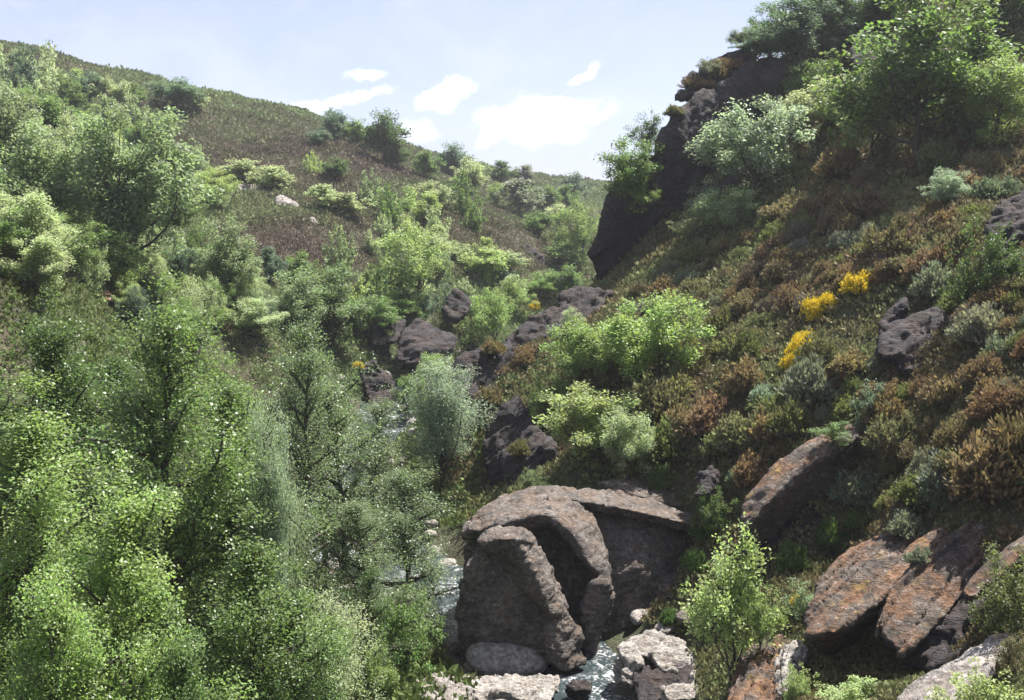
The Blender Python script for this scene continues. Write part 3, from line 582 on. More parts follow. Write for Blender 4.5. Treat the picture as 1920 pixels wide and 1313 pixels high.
def tree_meshes(name, seed, Ht, Rd, leaf, nleaf, kind='oak', bark=None, lm=None):
    rg = np.random.default_rng(seed); paths = []; cl = []           # clump centres (x, y, z, sigma)
    conf = dict(oak=(.16, 15, .8, .55, .075), alder=(.06, 34, .45, .8, .046), willow=(.03, 26, 1.2, .8, .07), bush=(.0, 20, .9, .7, .09), sapling=(.1, 16, 1.0, .75, .07))[kind]
    h0, nl, rise, pw, sg = conf
    nt = 9; tz = np.linspace(0, 1, nt); topf = .86 if kind == 'alder' else (.55 if kind in ('oak',) else .62)
    wob = np.cumsum(rg.normal(size=(nt, 2)) * .02 * Ht, axis=0) * (1 if kind != 'alder' else .45); wob[0] = 0
    trunk = np.c_[wob, tz * Ht * topf]; tr = np.linspace(1, .25, nt) * (Ht * (.022 if kind != 'alder' else .012)); tr[0] *= 1.35
    if kind != 'bush': paths.append((trunk, tr))
    for k in range(nl):
        f = (k + rg.uniform(.1, .9)) / nl
        if kind == 'alder':
            z0 = h0 + f * (.84 - h0); L = Rd * 1.12 * math.sqrt(max(.03, 1 - f ** 1.9)) * rg.uniform(.4, 1.2); el = rise * rg.uniform(.3, 1.4) + .5 * f
        else:
            z0 = h0 + f * (topf - h0); L = None; el = rg.uniform(-.05, 1.45) if kind != 'willow' else rg.uniform(.2, 1.5)
        az = k * 2.4 + rg.uniform(-.5, .5)
        zt = z0 / topf * (nt - 1); i0 = int(min(nt - 2, zt)); q = trunk[i0] + (trunk[i0 + 1] - trunk[i0]) * (zt - i0)
        if kind == 'bush': q = np.array([rg.normal() * .12 * Rd, rg.normal() * .12 * Rd, 0])
        if L is None:                                                  # reach the crown's ellipsoid
            cz = Ht * (.60 if kind != 'bush' else .45); rz = Ht - cz
            tgt = np.array([math.cos(az) * math.cos(el) * Rd, math.sin(az) * math.cos(el) * Rd, cz + math.sin(el - .35) * rz * 1.05]) * np.array([1, 1, 1]) * 1.0
            tgt[:2] *= rg.uniform(.72, 1.1); tgt[2] = min(Ht * rg.uniform(.9, 1.0), tgt[2]); tgt[2] = max(tgt[2], Ht * .16 if kind != 'bush' else .08)
            v = tgt - q
        else: v = np.array([math.cos(az) * math.cos(el), math.sin(az) * math.cos(el), math.sin(el)]) * L
        LL = np.linalg.norm(v); n = 6; t = np.linspace(0, 1, n)[:, None]
        mid = rg.normal(size=3) * LL * .10; mid[2] += (-.12 if kind != 'alder' else .0) * LL
        pts = q + v * t + mid * (4 * t * (1 - t)); r0 = Ht * .011 * (1 - .4 * f)
        paths.append((pts, np.linspace(r0, r0 * .25, n)))
        ns = max(4, int(6 * LL / Rd)) if kind != 'alder' else max(3, int(7 * LL / Rd))
        for j in range(ns):
            ft = rg.uniform(.3, 1.0) if j else 1.0; b0 = pts[min(n - 1, int(ft * (n - 1)))]
            dv = v / LL * .5 + rg.normal(size=3) * .75; dv[2] += .25; dv /= np.linalg.norm(dv); sl = LL * rg.uniform(.18, .42) * (1.2 - .5 * ft)
            e = b0 + dv * sl; paths.append((np.array([b0, b0 + dv * sl * .5 + rg.normal(size=3) * sl * .06, e]), np.array([r0 * .38, r0 * .25, r0 * .1])))
            cl.append((*e, Ht * sg * rg.uniform(.6, 1.25))); cl.append((*(b0 + dv * sl * .5), Ht * sg * rg.uniform(.4, .8)))
    if kind == 'alder':
        for k in range(10): cl.append((trunk[-1][0] + rg.normal() * .03 * Rd, trunk[-1][1] + rg.normal() * .1 * Rd, Ht * rg.uniform(.84, .99), Ht * .022))
    cl = np.array(cl); w = cl[:, 3] ** 1.7; w /= w.sum(); ci = rg.choice(len(cl), nleaf, p=w)
    g = rg.normal(size=(nleaf, 3)); g /= (np.linalg.norm(g, axis=1)[:, None]); g *= (rg.uniform(0, 1, nleaf) ** .45)[:, None] * 1.5
    g[:, 2] *= .8
    p = cl[ci, :3] + g * cl[ci, 3:4]; keep = p[:, 2] > .02 * Ht; p = p[keep]; ci = ci[keep]
    outw = p - np.array([0, 0, Ht * .5])
    V, F = leaf_quads(p, leaf, rg, up=.5, droop=.3 if kind != 'willow' else 1.0, aspect=.62 if kind != 'willow' else .3, direc=outw / (np.linalg.norm(outw, axis=1)[:, None] + 1e-6) * .6)
    cr = rg.uniform(0, 1, len(cl)); v = rg.uniform(0, 1, len(p))
    zt = p[:, 2] / Ht
    me = mesh_from(name + '_crown', V, F, {'v': ('FACE', v), 'c': ('FACE', np.clip(cr[ci] * .8 + rg.uniform(0, .2, len(p)), 0, 1))}, [lm or M_leaf])
    TV, TF = tubes(paths); tm = mesh_from(name + '_trunk', TV, TF, mats=[bark or M_bark], smooth=True)
    return tm, me
def heath_meshes(name, seed, Rd, Ht, nsh, needle=.085, flowers=0.0, loose=0.0):
    """a dome of many upright sprigs; t runs from the woody foot to the tip"""
    rg = np.random.default_rng(seed); stems = []; P_, D_, T_, Cc = [], [], [], []
    nb = 7; bl = np.c_[rg.uniform(-1, 1, (nb, 2)) * Rd * .55, rg.uniform(.6, 1.0, nb) * Ht, rg.uniform(.35, .6, nb) * Rd]
    bl[0, :3] = (0, 0, Ht)
    for k in range(nsh):
        b = k % nb; a = rg.uniform(0, 2 * math.pi); r = math.sqrt(rg.uniform(0, 1)) * bl[b, 3]
        tip = np.array([bl[b, 0] + math.cos(a) * r, bl[b, 1] + math.sin(a) * r, bl[b, 2] * (1 - .75 * (r / bl[b, 3]) ** 2.2) * rg.uniform(.8, 1.12)])
        foot = np.array([tip[0] * .35, tip[1] * .35, 0.0]); mid = (foot + tip) / 2; mid[:2] = tip[:2] * .75; mid[2] = tip[2] * .45
        n = 12; t = np.sort(rg.uniform(.35, 1.0, n)) ** .8
        pt = ((1 - t) ** 2)[:, None] * foot + (2 * t * (1 - t))[:, None] * mid + (t ** 2)[:, None] * tip
        dr = tip - mid; dr /= np.linalg.norm(dr) + 1e-6
        P_.append(pt + rg.normal(size=(n, 3)) * (.03 + loose)); D_.append(np.repeat(dr[None], n, 0)); T_.append(t); Cc.append(np.full(n, rg.uniform()))
        if k % 9 == 0: stems.append((np.array([foot, mid, tip * .97]), np.array([.016, .01, .004]) * (1 + Rd)))
    p = np.concatenate(P_); d = np.concatenate(D_); t = np.concatenate(T_); cc = np.concatenate(Cc); n = len(p)
    dd = d * .9 + rg.normal(size=(n, 3)) * .45; dd /= np.linalg.norm(dd, axis=1)[:, None]
    s = np.cross(dd, rg.normal(size=(n, 3))); s /= np.linalg.norm(s, axis=1)[:, None] + 1e-9; l = (needle * rg.uniform(.7, 1.5, n))[:, None]
    V = np.stack([p, p + dd * l * .5 + s * l * .24, p + dd * l, p + dd * l * .5 - s * l * .24], 1).reshape(-1, 3)
    fl = ((t > .6) & (rg.uniform(0, 1, n) < flowers)).astype(float)
    me = mesh_from(name + '_foliage', V, np.arange(4 * n).reshape(-1, 4), {'v': ('FACE', rg.uniform(0, 1, n)), 'c': ('FACE', cc), 't': ('FACE', t), 'fl': ('FACE', fl)}, [M_broom if flowers > 0 else M_heath])
    TV, TF = tubes(stems, 4); return mesh_from(name + '_stem', TV, TF, mats=[M_bark], smooth=True), me

LIB = {}
def lib(key, *a, **k): LIB[key] = (tree_meshes(key, *a, **k), a[1], a[2])
def NL(n): return int(n)
lib('alder0', 1, 15.0, 3.0, .12, NL(40000), kind='alder', lm=M_gloss)
lib('alder1', 2, 14.0, 2.8, .12, NL(38000), kind='alder', lm=M_gloss)
lib('alder2', 3, 12.0, 3.4, .12, NL(38000), kind='alder', lm=M_gloss)
lib('alder3', 4, 13.0, 3.0, .12, NL(21000), kind='alder', lm=M_gloss)       # thin one
lib('willow0', 5, 7.0, 2.8, .15, NL(30000), kind='willow')
lib('willow1', 6, 6.0, 2.4, .15, NL(26000), kind='willow')
lib('oak0', 11, 7.5, 3.4, .20, NL(20000), kind='oak')
lib('oak1', 12, 7.0, 3.0, .20, NL(17000), kind='oak')
lib('oak2', 13, 8.0, 3.6, .20, NL(15000), kind='oak')
lib('noak0', 21, 6.0, 2.8, .17, NL(15000), kind='oak')
lib('noak1', 22, 5.5, 2.6, .17, NL(13000), kind='oak')
lib('far0', 31, 7.0, 3.2, .32, NL(7000), kind='oak')
lib('far1', 32, 6.0, 3.0, .32, NL(6000), kind='oak')
lib('far2', 33, 8.0, 2.8, .32, NL(7000), kind='oak')
lib('bush0', 41, 2.6, 1.7, .13, NL(7000), kind='bush')
lib('bush1', 42, 2.4, 1.9, .13, NL(7000), kind='bush')
lib('fbush0', 43, 2.8, 2.2, .26, NL(3200), kind='bush')
lib('fbush1', 44, 2.4, 2.3, .26, NL(3200), kind='bush')
lib('sap0', 51, 3.6, 1.5, .12, NL(5200), kind='sapling')
lib('sap1', 52, 3.0, 1.4, .12, NL(4500), kind='sapling')

def put_plant(name, meshes, size, parts, loc, scale, rot, color, label, cat, group):
    e = bpy.data.objects.new(name, None); COL.objects.link(e); e.location = loc; e.empty_display_size = .3
    e.rotation_euler = (0, 0, rot); e.scale = scale
    for nm, me in zip(parts, meshes):
        o = bpy.data.objects.new(nm, me); COL.objects.link(o); o.parent = e; o.color = (*color, 1)
    tag(e, label, cat, group); return e
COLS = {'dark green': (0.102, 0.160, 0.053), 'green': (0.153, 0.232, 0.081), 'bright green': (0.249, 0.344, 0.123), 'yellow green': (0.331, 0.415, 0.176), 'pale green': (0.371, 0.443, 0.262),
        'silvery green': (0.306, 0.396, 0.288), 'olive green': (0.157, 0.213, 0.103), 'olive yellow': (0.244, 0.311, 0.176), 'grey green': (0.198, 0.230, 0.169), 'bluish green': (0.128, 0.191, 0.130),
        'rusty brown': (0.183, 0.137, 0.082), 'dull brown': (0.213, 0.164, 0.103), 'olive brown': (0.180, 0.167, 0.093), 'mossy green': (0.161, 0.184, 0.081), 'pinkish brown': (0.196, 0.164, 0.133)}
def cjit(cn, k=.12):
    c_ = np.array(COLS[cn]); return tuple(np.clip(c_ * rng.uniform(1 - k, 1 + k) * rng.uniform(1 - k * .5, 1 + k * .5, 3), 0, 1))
def tree(kinds, px, ytop, wpx, ybase, cn, label, Y=None, group=None, name='tree', cat='tree', key=None, sink=.0, lean=(0, 0)):
    """stands on the ground at picture column px; ytop, wpx give its height and spread in the photograph's pixels"""
    if Y is None:
        hb = hit(px, ybase)
        if hb is None: return None
        Y = hb[1]
    if Y > 0 and ybase is not None:                                  # stand where the foot is seen, if the guess is off
        fz = proj(P(px, ytop, Y)[0], Y, top_z(P(px, ytop, Y)[0], Y))[1]
        if fz > ytop + (ybase - ytop) * 1.25:
            hb = hit_any(px, ybase)
            if hb is not None: Y = float(hb[1])
    x = P(px, ytop, Y)[0]; z = top_z(x, Y) if Y > 0 else P(px, ybase, -Y)[2]; Y = abs(Y); x = P(px, ytop, Y)[0]; top = P(px, ytop, Y)[2]; ht = max(.5, top - z); wd = wpx / FPX * Y; ht = max(ht, .55 * wd)
    k = kinds[int(rng.integers(len(kinds)))] if isinstance(kinds, (list, tuple)) else kinds
    if 'bush' in k: ht = min(ht, 1.7 * wd)
    ms, h_, r_ = LIB[k]; sz = ht / h_; sw = wd / (2 * r_)
    e = put_plant(name, ms, 1, ('trunk' if 'bush' not in k else 'stem', 'crown' if 'bush' not in k else 'foliage'), (x, Y, z - .05), (sw, sw, sz), rng.uniform(0, 6.28), cjit(cn, .05), label, cat, group)
    e.rotation_euler[0], e.rotation_euler[1] = lean
    if key: LAND[key] = (px, (ytop + (ybase or ytop + 100)) / 2)
    return e
AL = ['alder0', 'alder1', 'alder2']; OK = ['oak0', 'oak1', 'oak2']; NO = ['noak0', 'noak1']; FA = ['far0', 'far1', 'far2']; FB = ['fbush0', 'fbush1']; BU = ['bush0', 'bush1']; SA = ['sap0', 'sap1']
G1 = 'alders crowding the near left bank'; G2 = 'trees on the far hillside'; G3 = 'trees on the right hillside'
# near left bank
for k, px, yt, w, Y, cn, lb in [
    ('alder0', 300, 480, 360, 35, 'green', 'tall dark trunked alder, highest of the near left bank alders'),
    ('alder2', 105, 545, 330, 37, 'dark green', 'broad dark alder beside the tallest alder, at its left'),
    ('alder1', 20, 690, 380, 27, 'bright green', 'bright green alder filling the left frame edge'),
    ('alder2', 220, 850, 400, 25, 'bright green', 'low bright alder in front of the tallest alder'),
    ('alder1', 440, 940, 330, 28, 'green', 'rounded alder in the lower left, right of the low bright alder'),
    ('alder0', 430, 640, 260, 38, 'green', 'alder close behind and right of the tallest alder, pale twigs'),
    ('alder3', 560, 590, 230, 44, 'olive green', 'thin see-through alder with a dark slender trunk by the stream'),
    ('alder2', 90, 1000, 360, 22, 'bright green', 'sunny alder crown in the lower left corner'),
    ('alder3', 640, 660, 220, 49, 'olive green', 'loose olive alder between the slender trunk and the stream'),
    ('alder2', 340, 1130, 330, 23, 'green', 'lowest alder crown cut by the bottom edge'),
    ('alder1', 545, 1050, 240, 29, 'green', 'dark alder leaning towards the water beside the pale willow'),
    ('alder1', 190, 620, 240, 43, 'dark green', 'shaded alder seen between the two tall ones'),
    ('alder3', 690, 715, 190, 60, 'olive green', 'olive alder screening the stream below the dark stepped ledges'),
    ('alder3', 600, 545, 210, 53, 'olive green', 'feathery olive alder behind the slender dark trunk'),
    ('alder0', -110, 560, 320, 36, 'green', 'alder just beyond the left frame edge')]:
    tree(k, px, yt, w, None, cn, lb, Y=Y, group=G1, name='alder_tree', cat='tree')
LAND['the tallest alder'] = (300, 700)
for k, px, yt, w, Y, cn, lb in [
    ('willow0', 500, 790, 150, 36, 'silvery green', 'silvery willow tucked behind the tall alders'),
    ('willow1', 620, 1140, 200, 33, 'pale green', 'pale willow bush by the water at the bottom of the gorge'),
    ('willow0', 535, 930, 110, 38, 'pale green', 'pale willow spray beside the gravel bank'),
    ('willow1', 40, 520, 220, 60, 'pale green', 'pale willow behind the alders near the left frame edge'),
    ('willow0', 830, 690, 180, 62, 'silvery green', 'rounded silvery willow growing before the dark spur face')]:
    tree(k, px, yt, w, None, cn, lb, Y=Y, name='willow_tree', cat='willow', group='pale willows by the stream')
LAND['the silvery willow'] = (830, 800)
for k, px, yt, w, Y, cn, lb in [
    ('alder3', 765, 855, 235, 47, 'olive green', 'dense olive alder left of the huge domed boulder'),
    ('alder3', 680, 900, 200, 42, 'olive green', 'dark twiggy alder overhanging the stream'),
    ('bush1', 760, 1120, 150, 40, 'green', 'leafy alder bush hanging over the pale river rocks'),
    ('alder3', 680, 1040, 130, 38, 'dark green', 'dark alder shoots standing in front of the sunlit water'),
    ('bush0', 905, 880, 70, 50, 'bluish green', 'small bluish sapling at the back left shoulder of the domed boulder'),
    ('bush0', 700, 1215, 90, 37, 'bright green', 'bright leafy tuft at the left end of the pale river rocks')]:
    tree(k, px, yt, w, None, cn, lb, Y=Y, name='alder_tree' if 'alder' in k else 'leafy_bush', cat='tree' if 'alder' in k else 'bush', group='greenery along the stream')
# left hillside, individually placed: kind, px, top, width, base, colour, label
HILL = [
    (OK, 245, 215, 250, 525, 'olive yellow', 'big spreading oak with dark forked trunk on the left hillside', 'the big hillside oak'),
    (OK, 150, 230, 150, 440, 'pale green', 'pale oak crowding the big hillside oak from the left', None),
    (OK, 70, 250, 190, 440, 'olive yellow', 'tawny green oak near the left frame edge, below the hilltop', None),
    (OK, 15, 180, 150, 360, 'olive yellow', 'tawny oak cut by the left frame edge on the upper hill', None),
    (FA, 20, 165, 120, 245, 'green', 'green tree cut by the left frame edge near the skyline', None),
    (FA, 95, 182, 120, 275, 'green', 'green oak on the upper left hill under the skyline', None),
    (FA, 130, 205, 80, 268, 'dark green', 'dark round oak on the upper left hill', None),
    (OK, 30, 360, 170, 520, 'pale green', 'pale green oak low on the left edge', None),
    (OK, 110, 400, 150, 500, 'green', 'green oak beside the light grey hillside rock', None),
    (OK, 60, 440, 160, 560, 'pale green', 'pale leafy oak under the hillside at the left edge', None),
    (OK, 320, 330, 110, 460, 'green', 'oak branching off the right flank of the big hillside oak', None),
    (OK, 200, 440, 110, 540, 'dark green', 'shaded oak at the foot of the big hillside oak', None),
    (FA, 165, 138, 60, 205, 'bluish green', 'bluish tree on the upper left hill, tall and narrow', None),
    (FA, 205, 150, 70, 210, 'pale green', 'pale tree right of the bluish narrow tree', None),
    (FA, 248, 160, 56, 202, 'green', 'green tree halfway between the bluish tree and the round skyline tree', None),
    (FA, 325, 146, 92, 208, 'bluish green', 'round tree poking above the left skyline', 'the round skyline tree'),
    (FA, 365, 178, 50, 214, 'pale green', 'pale bush tree touching the round skyline tree', None),
    (FA, 290, 222, 32, 246, 'dark green', 'tiny dark round bush alone in the purple heather', None),
    (OK, 398, 315, 88, 392, 'yellow green', 'glowing yellow green round tree above the pale outcrops', 'the glowing yellow green tree'),
    (FB, 372, 282, 34, 322, 'pale green', 'small pale bush behind the glowing yellow green tree', None),
    (FA, 455, 302, 80, 348, 'pale green', 'pale tree right of the glowing yellow green tree', None),
    (FA, 512, 318, 84, 362, 'pale green', 'pale bushy tree above the lumpy pale outcrop', None),
    (OK, 425, 425, 120, 560, 'olive yellow', 'tawny thin oak above the tallest alder', None),
    (FA, 505, 468, 58, 535, 'bluish green', 'little bluish tree with dark foot on green grass', None),
    (OK, 765, 422, 145, 590, 'yellow green', 'bright yellow green oak on the valley slope above the dark hump rock', 'the yellow green oak'),
    (FA, 598, 245, 46, 282, 'bluish green', 'round bluish bush tree below the hilltop on the skyline dip', None),
    (FA, 625, 208, 60, 268, 'bluish green', 'leftmost tree of the dark clump on the skyline', None),
    (FA, 668, 222, 60, 280, 'green', 'middle tree of the dark clump on the skyline', None),
    (FA, 722, 208, 76, 312, 'dark green', 'tallest dark tree standing against the sky over the far slope', 'the tallest skyline tree'),
    (FA, 745, 270, 50, 320, 'dark green', 'low dark tree at the right foot of the tallest skyline tree', None),
    (FA, 798, 288, 56, 340, 'green', 'green tree between the tallest skyline tree and the pointed one', None),
    (FA, 850, 268, 60, 340, 'bluish green', 'pointed thin tree breaking the skyline', None),
    (FA, 882, 300, 80, 372, 'pale green', 'tawny pale tree in front of the pointed thin tree', None),
    (FA, 940, 305, 54, 350, 'dark green', 'dark round tree on the far skyline', 'the dark round skyline tree'),
    (FA, 985, 312, 50, 350, 'grey green', 'grey tree right of the dark round skyline tree', None),
    (FA, 975, 342, 100, 412, 'grey green', 'wide grey green tree below the dark round skyline tree', None),
    (FA, 1020, 350, 60, 410, 'green', 'green tree right of the wide grey green tree', None),
    (FA, 1075, 328, 70, 388, 'bluish green', 'bluish tree low on the far skyline near the cliff', None),
    (FA, 932, 345, 44, 390, 'bright green', 'small bright tree left of the wide grey green tree', None),
    (FA, 1045, 385, 60, 430, 'pale green', 'pale tree under the bluish skyline tree near the cliff', None),
    (OK, 1080, 380, 100, 510, 'bright green', 'bright leafy tree against the foot of the tall dark cliff', 'the leafy tree at the cliff foot'),
    (FA, 1060, 455, 80, 520, 'green', 'green tree low beside the cliff foot', None),
    (FA, 1010, 400, 60, 450, 'green', 'green tree left of the leafy tree at the cliff foot', None),
    (FA, 606, 352, 80, 398, 'pale green', 'pale tree above the lowest pale outcrop', None),
    (FA, 650, 365, 80, 415, 'pale green', 'pale bushes right of the pale outcrops on the brown slope', None),
    (FA, 905, 465, 90, 525, 'yellow green', 'yellow green low tree on the valley slope', None),
    (FA, 950, 470, 70, 520, 'pale green', 'pale tree on the valley slope right of the yellow green low tree', None),
    (FA, 850, 455, 60, 500, 'pale green', 'pale low tree right of the yellow green oak', None),
    (OK, 560, 520, 120, 640, 'olive yellow', 'tawny oak on the bank behind the thin alder', None),
    (OK, 625, 505, 150, 660, 'olive green', 'rounded olive oak on the far bank above the alders', 'the rounded olive oak'),
    (OK, 690, 560, 110, 640, 'green', 'green oak left of the dark hump rock', None),
    (OK, 735, 555, 90, 615, 'bright green', 'bright bush tree over the shaded overhung rock', None),
    (OK, 480, 560, 110, 640, 'pale green', 'pale oak on green grass behind the alders', None),
    (OK, 910, 545, 110, 670, 'bright green', 'bright green tree in the valley beyond the spur crest', 'the bright valley tree'),
    (OK, 960, 530, 80, 600, 'bright green', 'bright green tree right behind the bright valley tree', None),
    (OK, 1015, 515, 70, 565, 'bright green', 'bright green tree behind the jagged spur crest', None),
    (FA, 1060, 500, 70, 570, 'green', 'green tree at the top end of the spur crest', None),
    (NO, 815, 665, 80, 760, 'bright green', 'bright sapling oak between the dark hump rock and the willow', None),
    (NO, 770, 700, 70, 790, 'green', 'green sapling on the far bank over the stream rocks', None),
    (OK, 350, 560, 120, 660, 'green', 'green oak half hidden behind the tallest alder', None),
    (OK, -60, 330, 160, 520, 'green', 'oak just outside the left frame edge', None), (FA, -70, 190, 160, 340, 'green', 'tree outside the left edge on the upper hill', None)]
for k, px, yt, w, yb, cn, lb, ky in HILL:
    tree(k, px, yt, w, yb, cn, lb, group=G2, name='oak_tree' if k in (OK, NO) else 'hill_tree', key=ky)
# right hillside
RIGHT = [
    (NO, 1182, 262, 118, 400, -80.6, 'green', 'dark leafy oak clinging to the left end of the tall dark cliff', 'the cliff edge oak'),
    (SA, 1215, 215, 70, 300, -84, 'dark green', 'small dark tree on the cliff edge against the sky', None),
    (SA, 1205, 340, 60, 400, -80, 'bright green', 'bright little sapling under the cliff edge oak', None),
    (SA, 1328, 108, 50, 150, 97, 'grey green', 'thin grey shrub on the cliff top against the sky', None),
    (OK, 1500, 0, 170, 190, 86, 'bluish green', 'bluish oak on the hilltop above the cliff', 'the bluish hilltop oak'),
    (OK, 1425, 60, 90, 110, 92, 'bluish green', 'lower bluish oak where the cliff top meets the sky', None),
    (OK, 1560, -60, 120, 100, 89, 'bluish green', 'tall oak cut by the top edge, above the cliff', None),
    (OK, 1450, 10, 110, 140, 90, 'green', 'green oak on the cliff top, left of the bluish hilltop oak', None),
    (NO, 1400, 75, 70, 130, 90, 'grey green', 'small grey green oak at the highest lip of the cliff', None),
    (OK, 1590, 0, 110, 110, 86, 'green', 'green oak at the left side of the rimmed outcrop', None),
    (NO, 1520, 110, 110, 220, 80, 'green', 'green oak under the bluish hilltop oak', None),
    (NO, 1600, 150, 110, 270, 75, 'bright green', 'bright oak below the rimmed outcrop', None),
    (NO, 1840, 60, 130, 230, 69, 'green', 'green oak pressed against the right flank of the largest oak', None),
    (OK, 1650, -50, 150, 60, 88, 'dark green', 'dark oak cut by the top edge over the rimmed outcrop', None),
    (NO, 1430, 178, 205, 405, 76, 'silvery green', 'pale whitish oak in front of the tall dark cliff', 'the pale whitish oak'),
    (NO, 1565, 140, 150, 290, 78, 'pale green', 'pale oak between the whitish oak and the largest oak', None),
    (OK, 1745, -20, 310, 325, 67, 'green', 'largest oak of the right hillside, dark beneath its crown', 'the largest right hillside oak'),
    (NO, 1640, 120, 150, 300, 70, 'pale green', 'pale oak at the left flank of the largest oak', None),
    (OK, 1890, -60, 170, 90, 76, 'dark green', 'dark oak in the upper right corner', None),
    (OK, 1885, 110, 150, 290, 63, 'bright green', 'bright oak at the right frame edge beside the largest oak', None),
    (NO, 1370, 345, 120, 470, 74, 'pale green', 'pale low oak under the dark rock knob', None),
    (SA, 1325, 330, 80, 430, 77, 'grey green', 'grey sapling left of the dark rock knob', None),
    (SA, 1300, 400, 80, 470, 77, 'pale green', 'pale sapling on the heath below the cliff', None),
    (SA, 1215, 398, 50, 450, 80, 'bluish green', 'bluish sapling at the dark base of the cliff', None),
    (NO, 1780, 318, 80, 400, 57, 'silvery green', 'silvery shrub tree on the heath below the largest oak', None),
    (NO, 1240, 540, 200, 730, 57, 'bright green', 'bright green oak with open branches on the middle slope', 'the open bright oak'),
    (NO, 1090, 595, 150, 740, 60, 'bright green', 'bright green oak left of the open bright oak', None),
    (NO, 1160, 590, 120, 740, 58, 'bright green', 'bright green oak squeezed between its two bright neighbours', None),
    (NO, 1110, 715, 220, 895, 51.5, 'yellow green', 'glowing yellow green oak behind the huge domed boulder', 'the glowing oak behind the boulder'),
    (NO, 1175, 760, 110, 890, 50.5, 'pale green', 'pale leafy bush at the right flank of the glowing oak', None),
    (SA, 1030, 700, 90, 800, 55, 'bright green', 'bright spray of leaves beside the slanting ledge of the bluff', None),
    (SA, 1375, 1010, 175, 1245, 36, 'yellow green', 'light green sapling with many upright shoots beside the domed boulder', 'the upright green sapling'),
    (SA, 1430, 1100, 80, 1240, 35.5, 'bright green', 'low green shoots at the right foot of the upright sapling', None),
    (BU, 1640, 725, 90, 820, 41.5, 'bluish green', 'bluish leafy shrub at the top end of the orange spined slab', None),
    (BU, 1850, 425, 130, 640, 46, 'dark green', 'tall dark leafy bush at the right edge above the outcrop', 'the tall dark bush'),
    (BU, 1905, 470, 100, 640, 45, 'dark green', 'dark bush at the right frame edge beside the tall dark bush', None),
    (BU, 1900, 1040, 150, 1200, 27, 'mossy green', 'yellowish broom bush at the right edge over the pale corner slab', 'the yellowish broom bush'),
    (SA, 1560, 870, 80, 960, 38.5, 'green', 'thin green shoots in the shade beneath the orange spined slab', None),
    (BU, 1340, 920, 90, 1010, 43, 'dark green', 'dark leafy bush beside the right end of the roof slab', None),
    (BU, 1240, 870, 60, 915, 47.5, 'green', 'small green bush on top of the upper slab', None),
    (BU, 1505, 1095, 80, 1170, 34.5, 'olive yellow', 'yellow flowering low bush left of the layered yellow slab', None),
    (BU, 1500, 1250, 70, 1320, 29, 'yellow green', 'leafy sprig on the white lichened rock at the lower edge', None),
    (SA, 1600, 1270, 120, 1340, 26, 'yellow green', 'bright leafy seedlings along the bottom edge under the layered slab', None),
    (BU, 1840, 1265, 190, 1380, 22.5, 'yellow green', 'yellow green bush in the lower right corner', None),
    (BU, 1900, 1190, 80, 1260, 25, 'olive brown', 'brown tipped bush at the right edge above the corner bush', None),
    (BU, 1000, 880, 60, 930, 50, 'olive green', 'low olive bush at the back of the domed boulder', None)]
for k, px, yt, w, yb, Y, cn, lb, ky in RIGHT:
    nm = 'oak_tree' if k in (OK, NO) else ('sapling' if k is SA else 'leafy_bush')
    tree(k, px, yt, w, yb, cn, lb, Y=Y, group=G3 if nm == 'oak_tree' else 'saplings and bushes of the right hillside', name=nm, cat={'oak_tree': 'tree', 'sapling': 'sapling', 'leafy_bush': 'bush'}[nm], key=ky)

# ------------------------------------------------------------------ countable shrubs, labelled by what they grow beside
HE = [heath_meshes('heath%d' % i, 200 + i, 1.0, [1.0, .8, 1.15, .9, .75, 1.05][i], [520, 480, 540, 520, 500, 520][i], .11) for i in range(6)]
BRM = [heath_meshes('broom%d' % i, 230 + i, .9, 1.1, 460, .12, flowers=.92, loose=.03) for i in range(2)]
EV = []; PLACED = []
def shrub(px, py, d_px, cn, kind, scale=None):
    hb = hit_any(px, py)
    if hb is None: return
    wd = d_px / FPX * hb[1]
    PLACED.append((hb, wd, cn, kind, px, py - d_px * .4))
# right slope: dart throwing in the picture-sized plan of the slope
def inside(px, py, poly):
    r = False; n = len(poly)
    for i in range(n):
        (x1, y1), (x2, y2) = poly[i], poly[i - 1]
        if (y1 > py) != (y2 > py) and px < (x2 - x1) * (py - y1) / (y2 - y1) + x1: r = not r
    return r
SLOPE = [(1165, 560), (1300, 470), (1440, 420), (1560, 320), (1700, 330), (1800, 260), (1990, 230), (1990, 1240), (1900, 1160), (1790, 1000), (1700, 1010), (1640, 1010), (1500, 1080), (1400, 1100), (1370, 980), (1310, 880), (1250, 860), (1190, 760), (1080, 720), (1090, 640), (1160, 600)]
pts = []
for it in range(22000):
    px, py = rng.uniform(960, 1990), rng.uniform(250, 1240)
    if not inside(px, py, SLOPE): continue
    k_ = float(np.exp(fbm2(np.array([px / 60.]), np.array([py / 60.]), 1, 333, 2)[0] * 1.5) * rng.uniform(.6, 1.3)) * .8; rad = (20 + 30 * np.clip((py - 300) / 800, 0, 1)) * k_
    if any(abs(px - a) < 42 and abs(py - b - 12) < 40 for a, b in ((1615, 560), (1530, 600), (1500, 655), (1485, 672))): continue
    if all(abs(px - a) > (rad + r_) / 2 or abs(py - b) * 1.35 > (rad + r_) / 2 for a, b, r_ in pts):
        pts.append((px, py, rad))
pts = pts[:440]
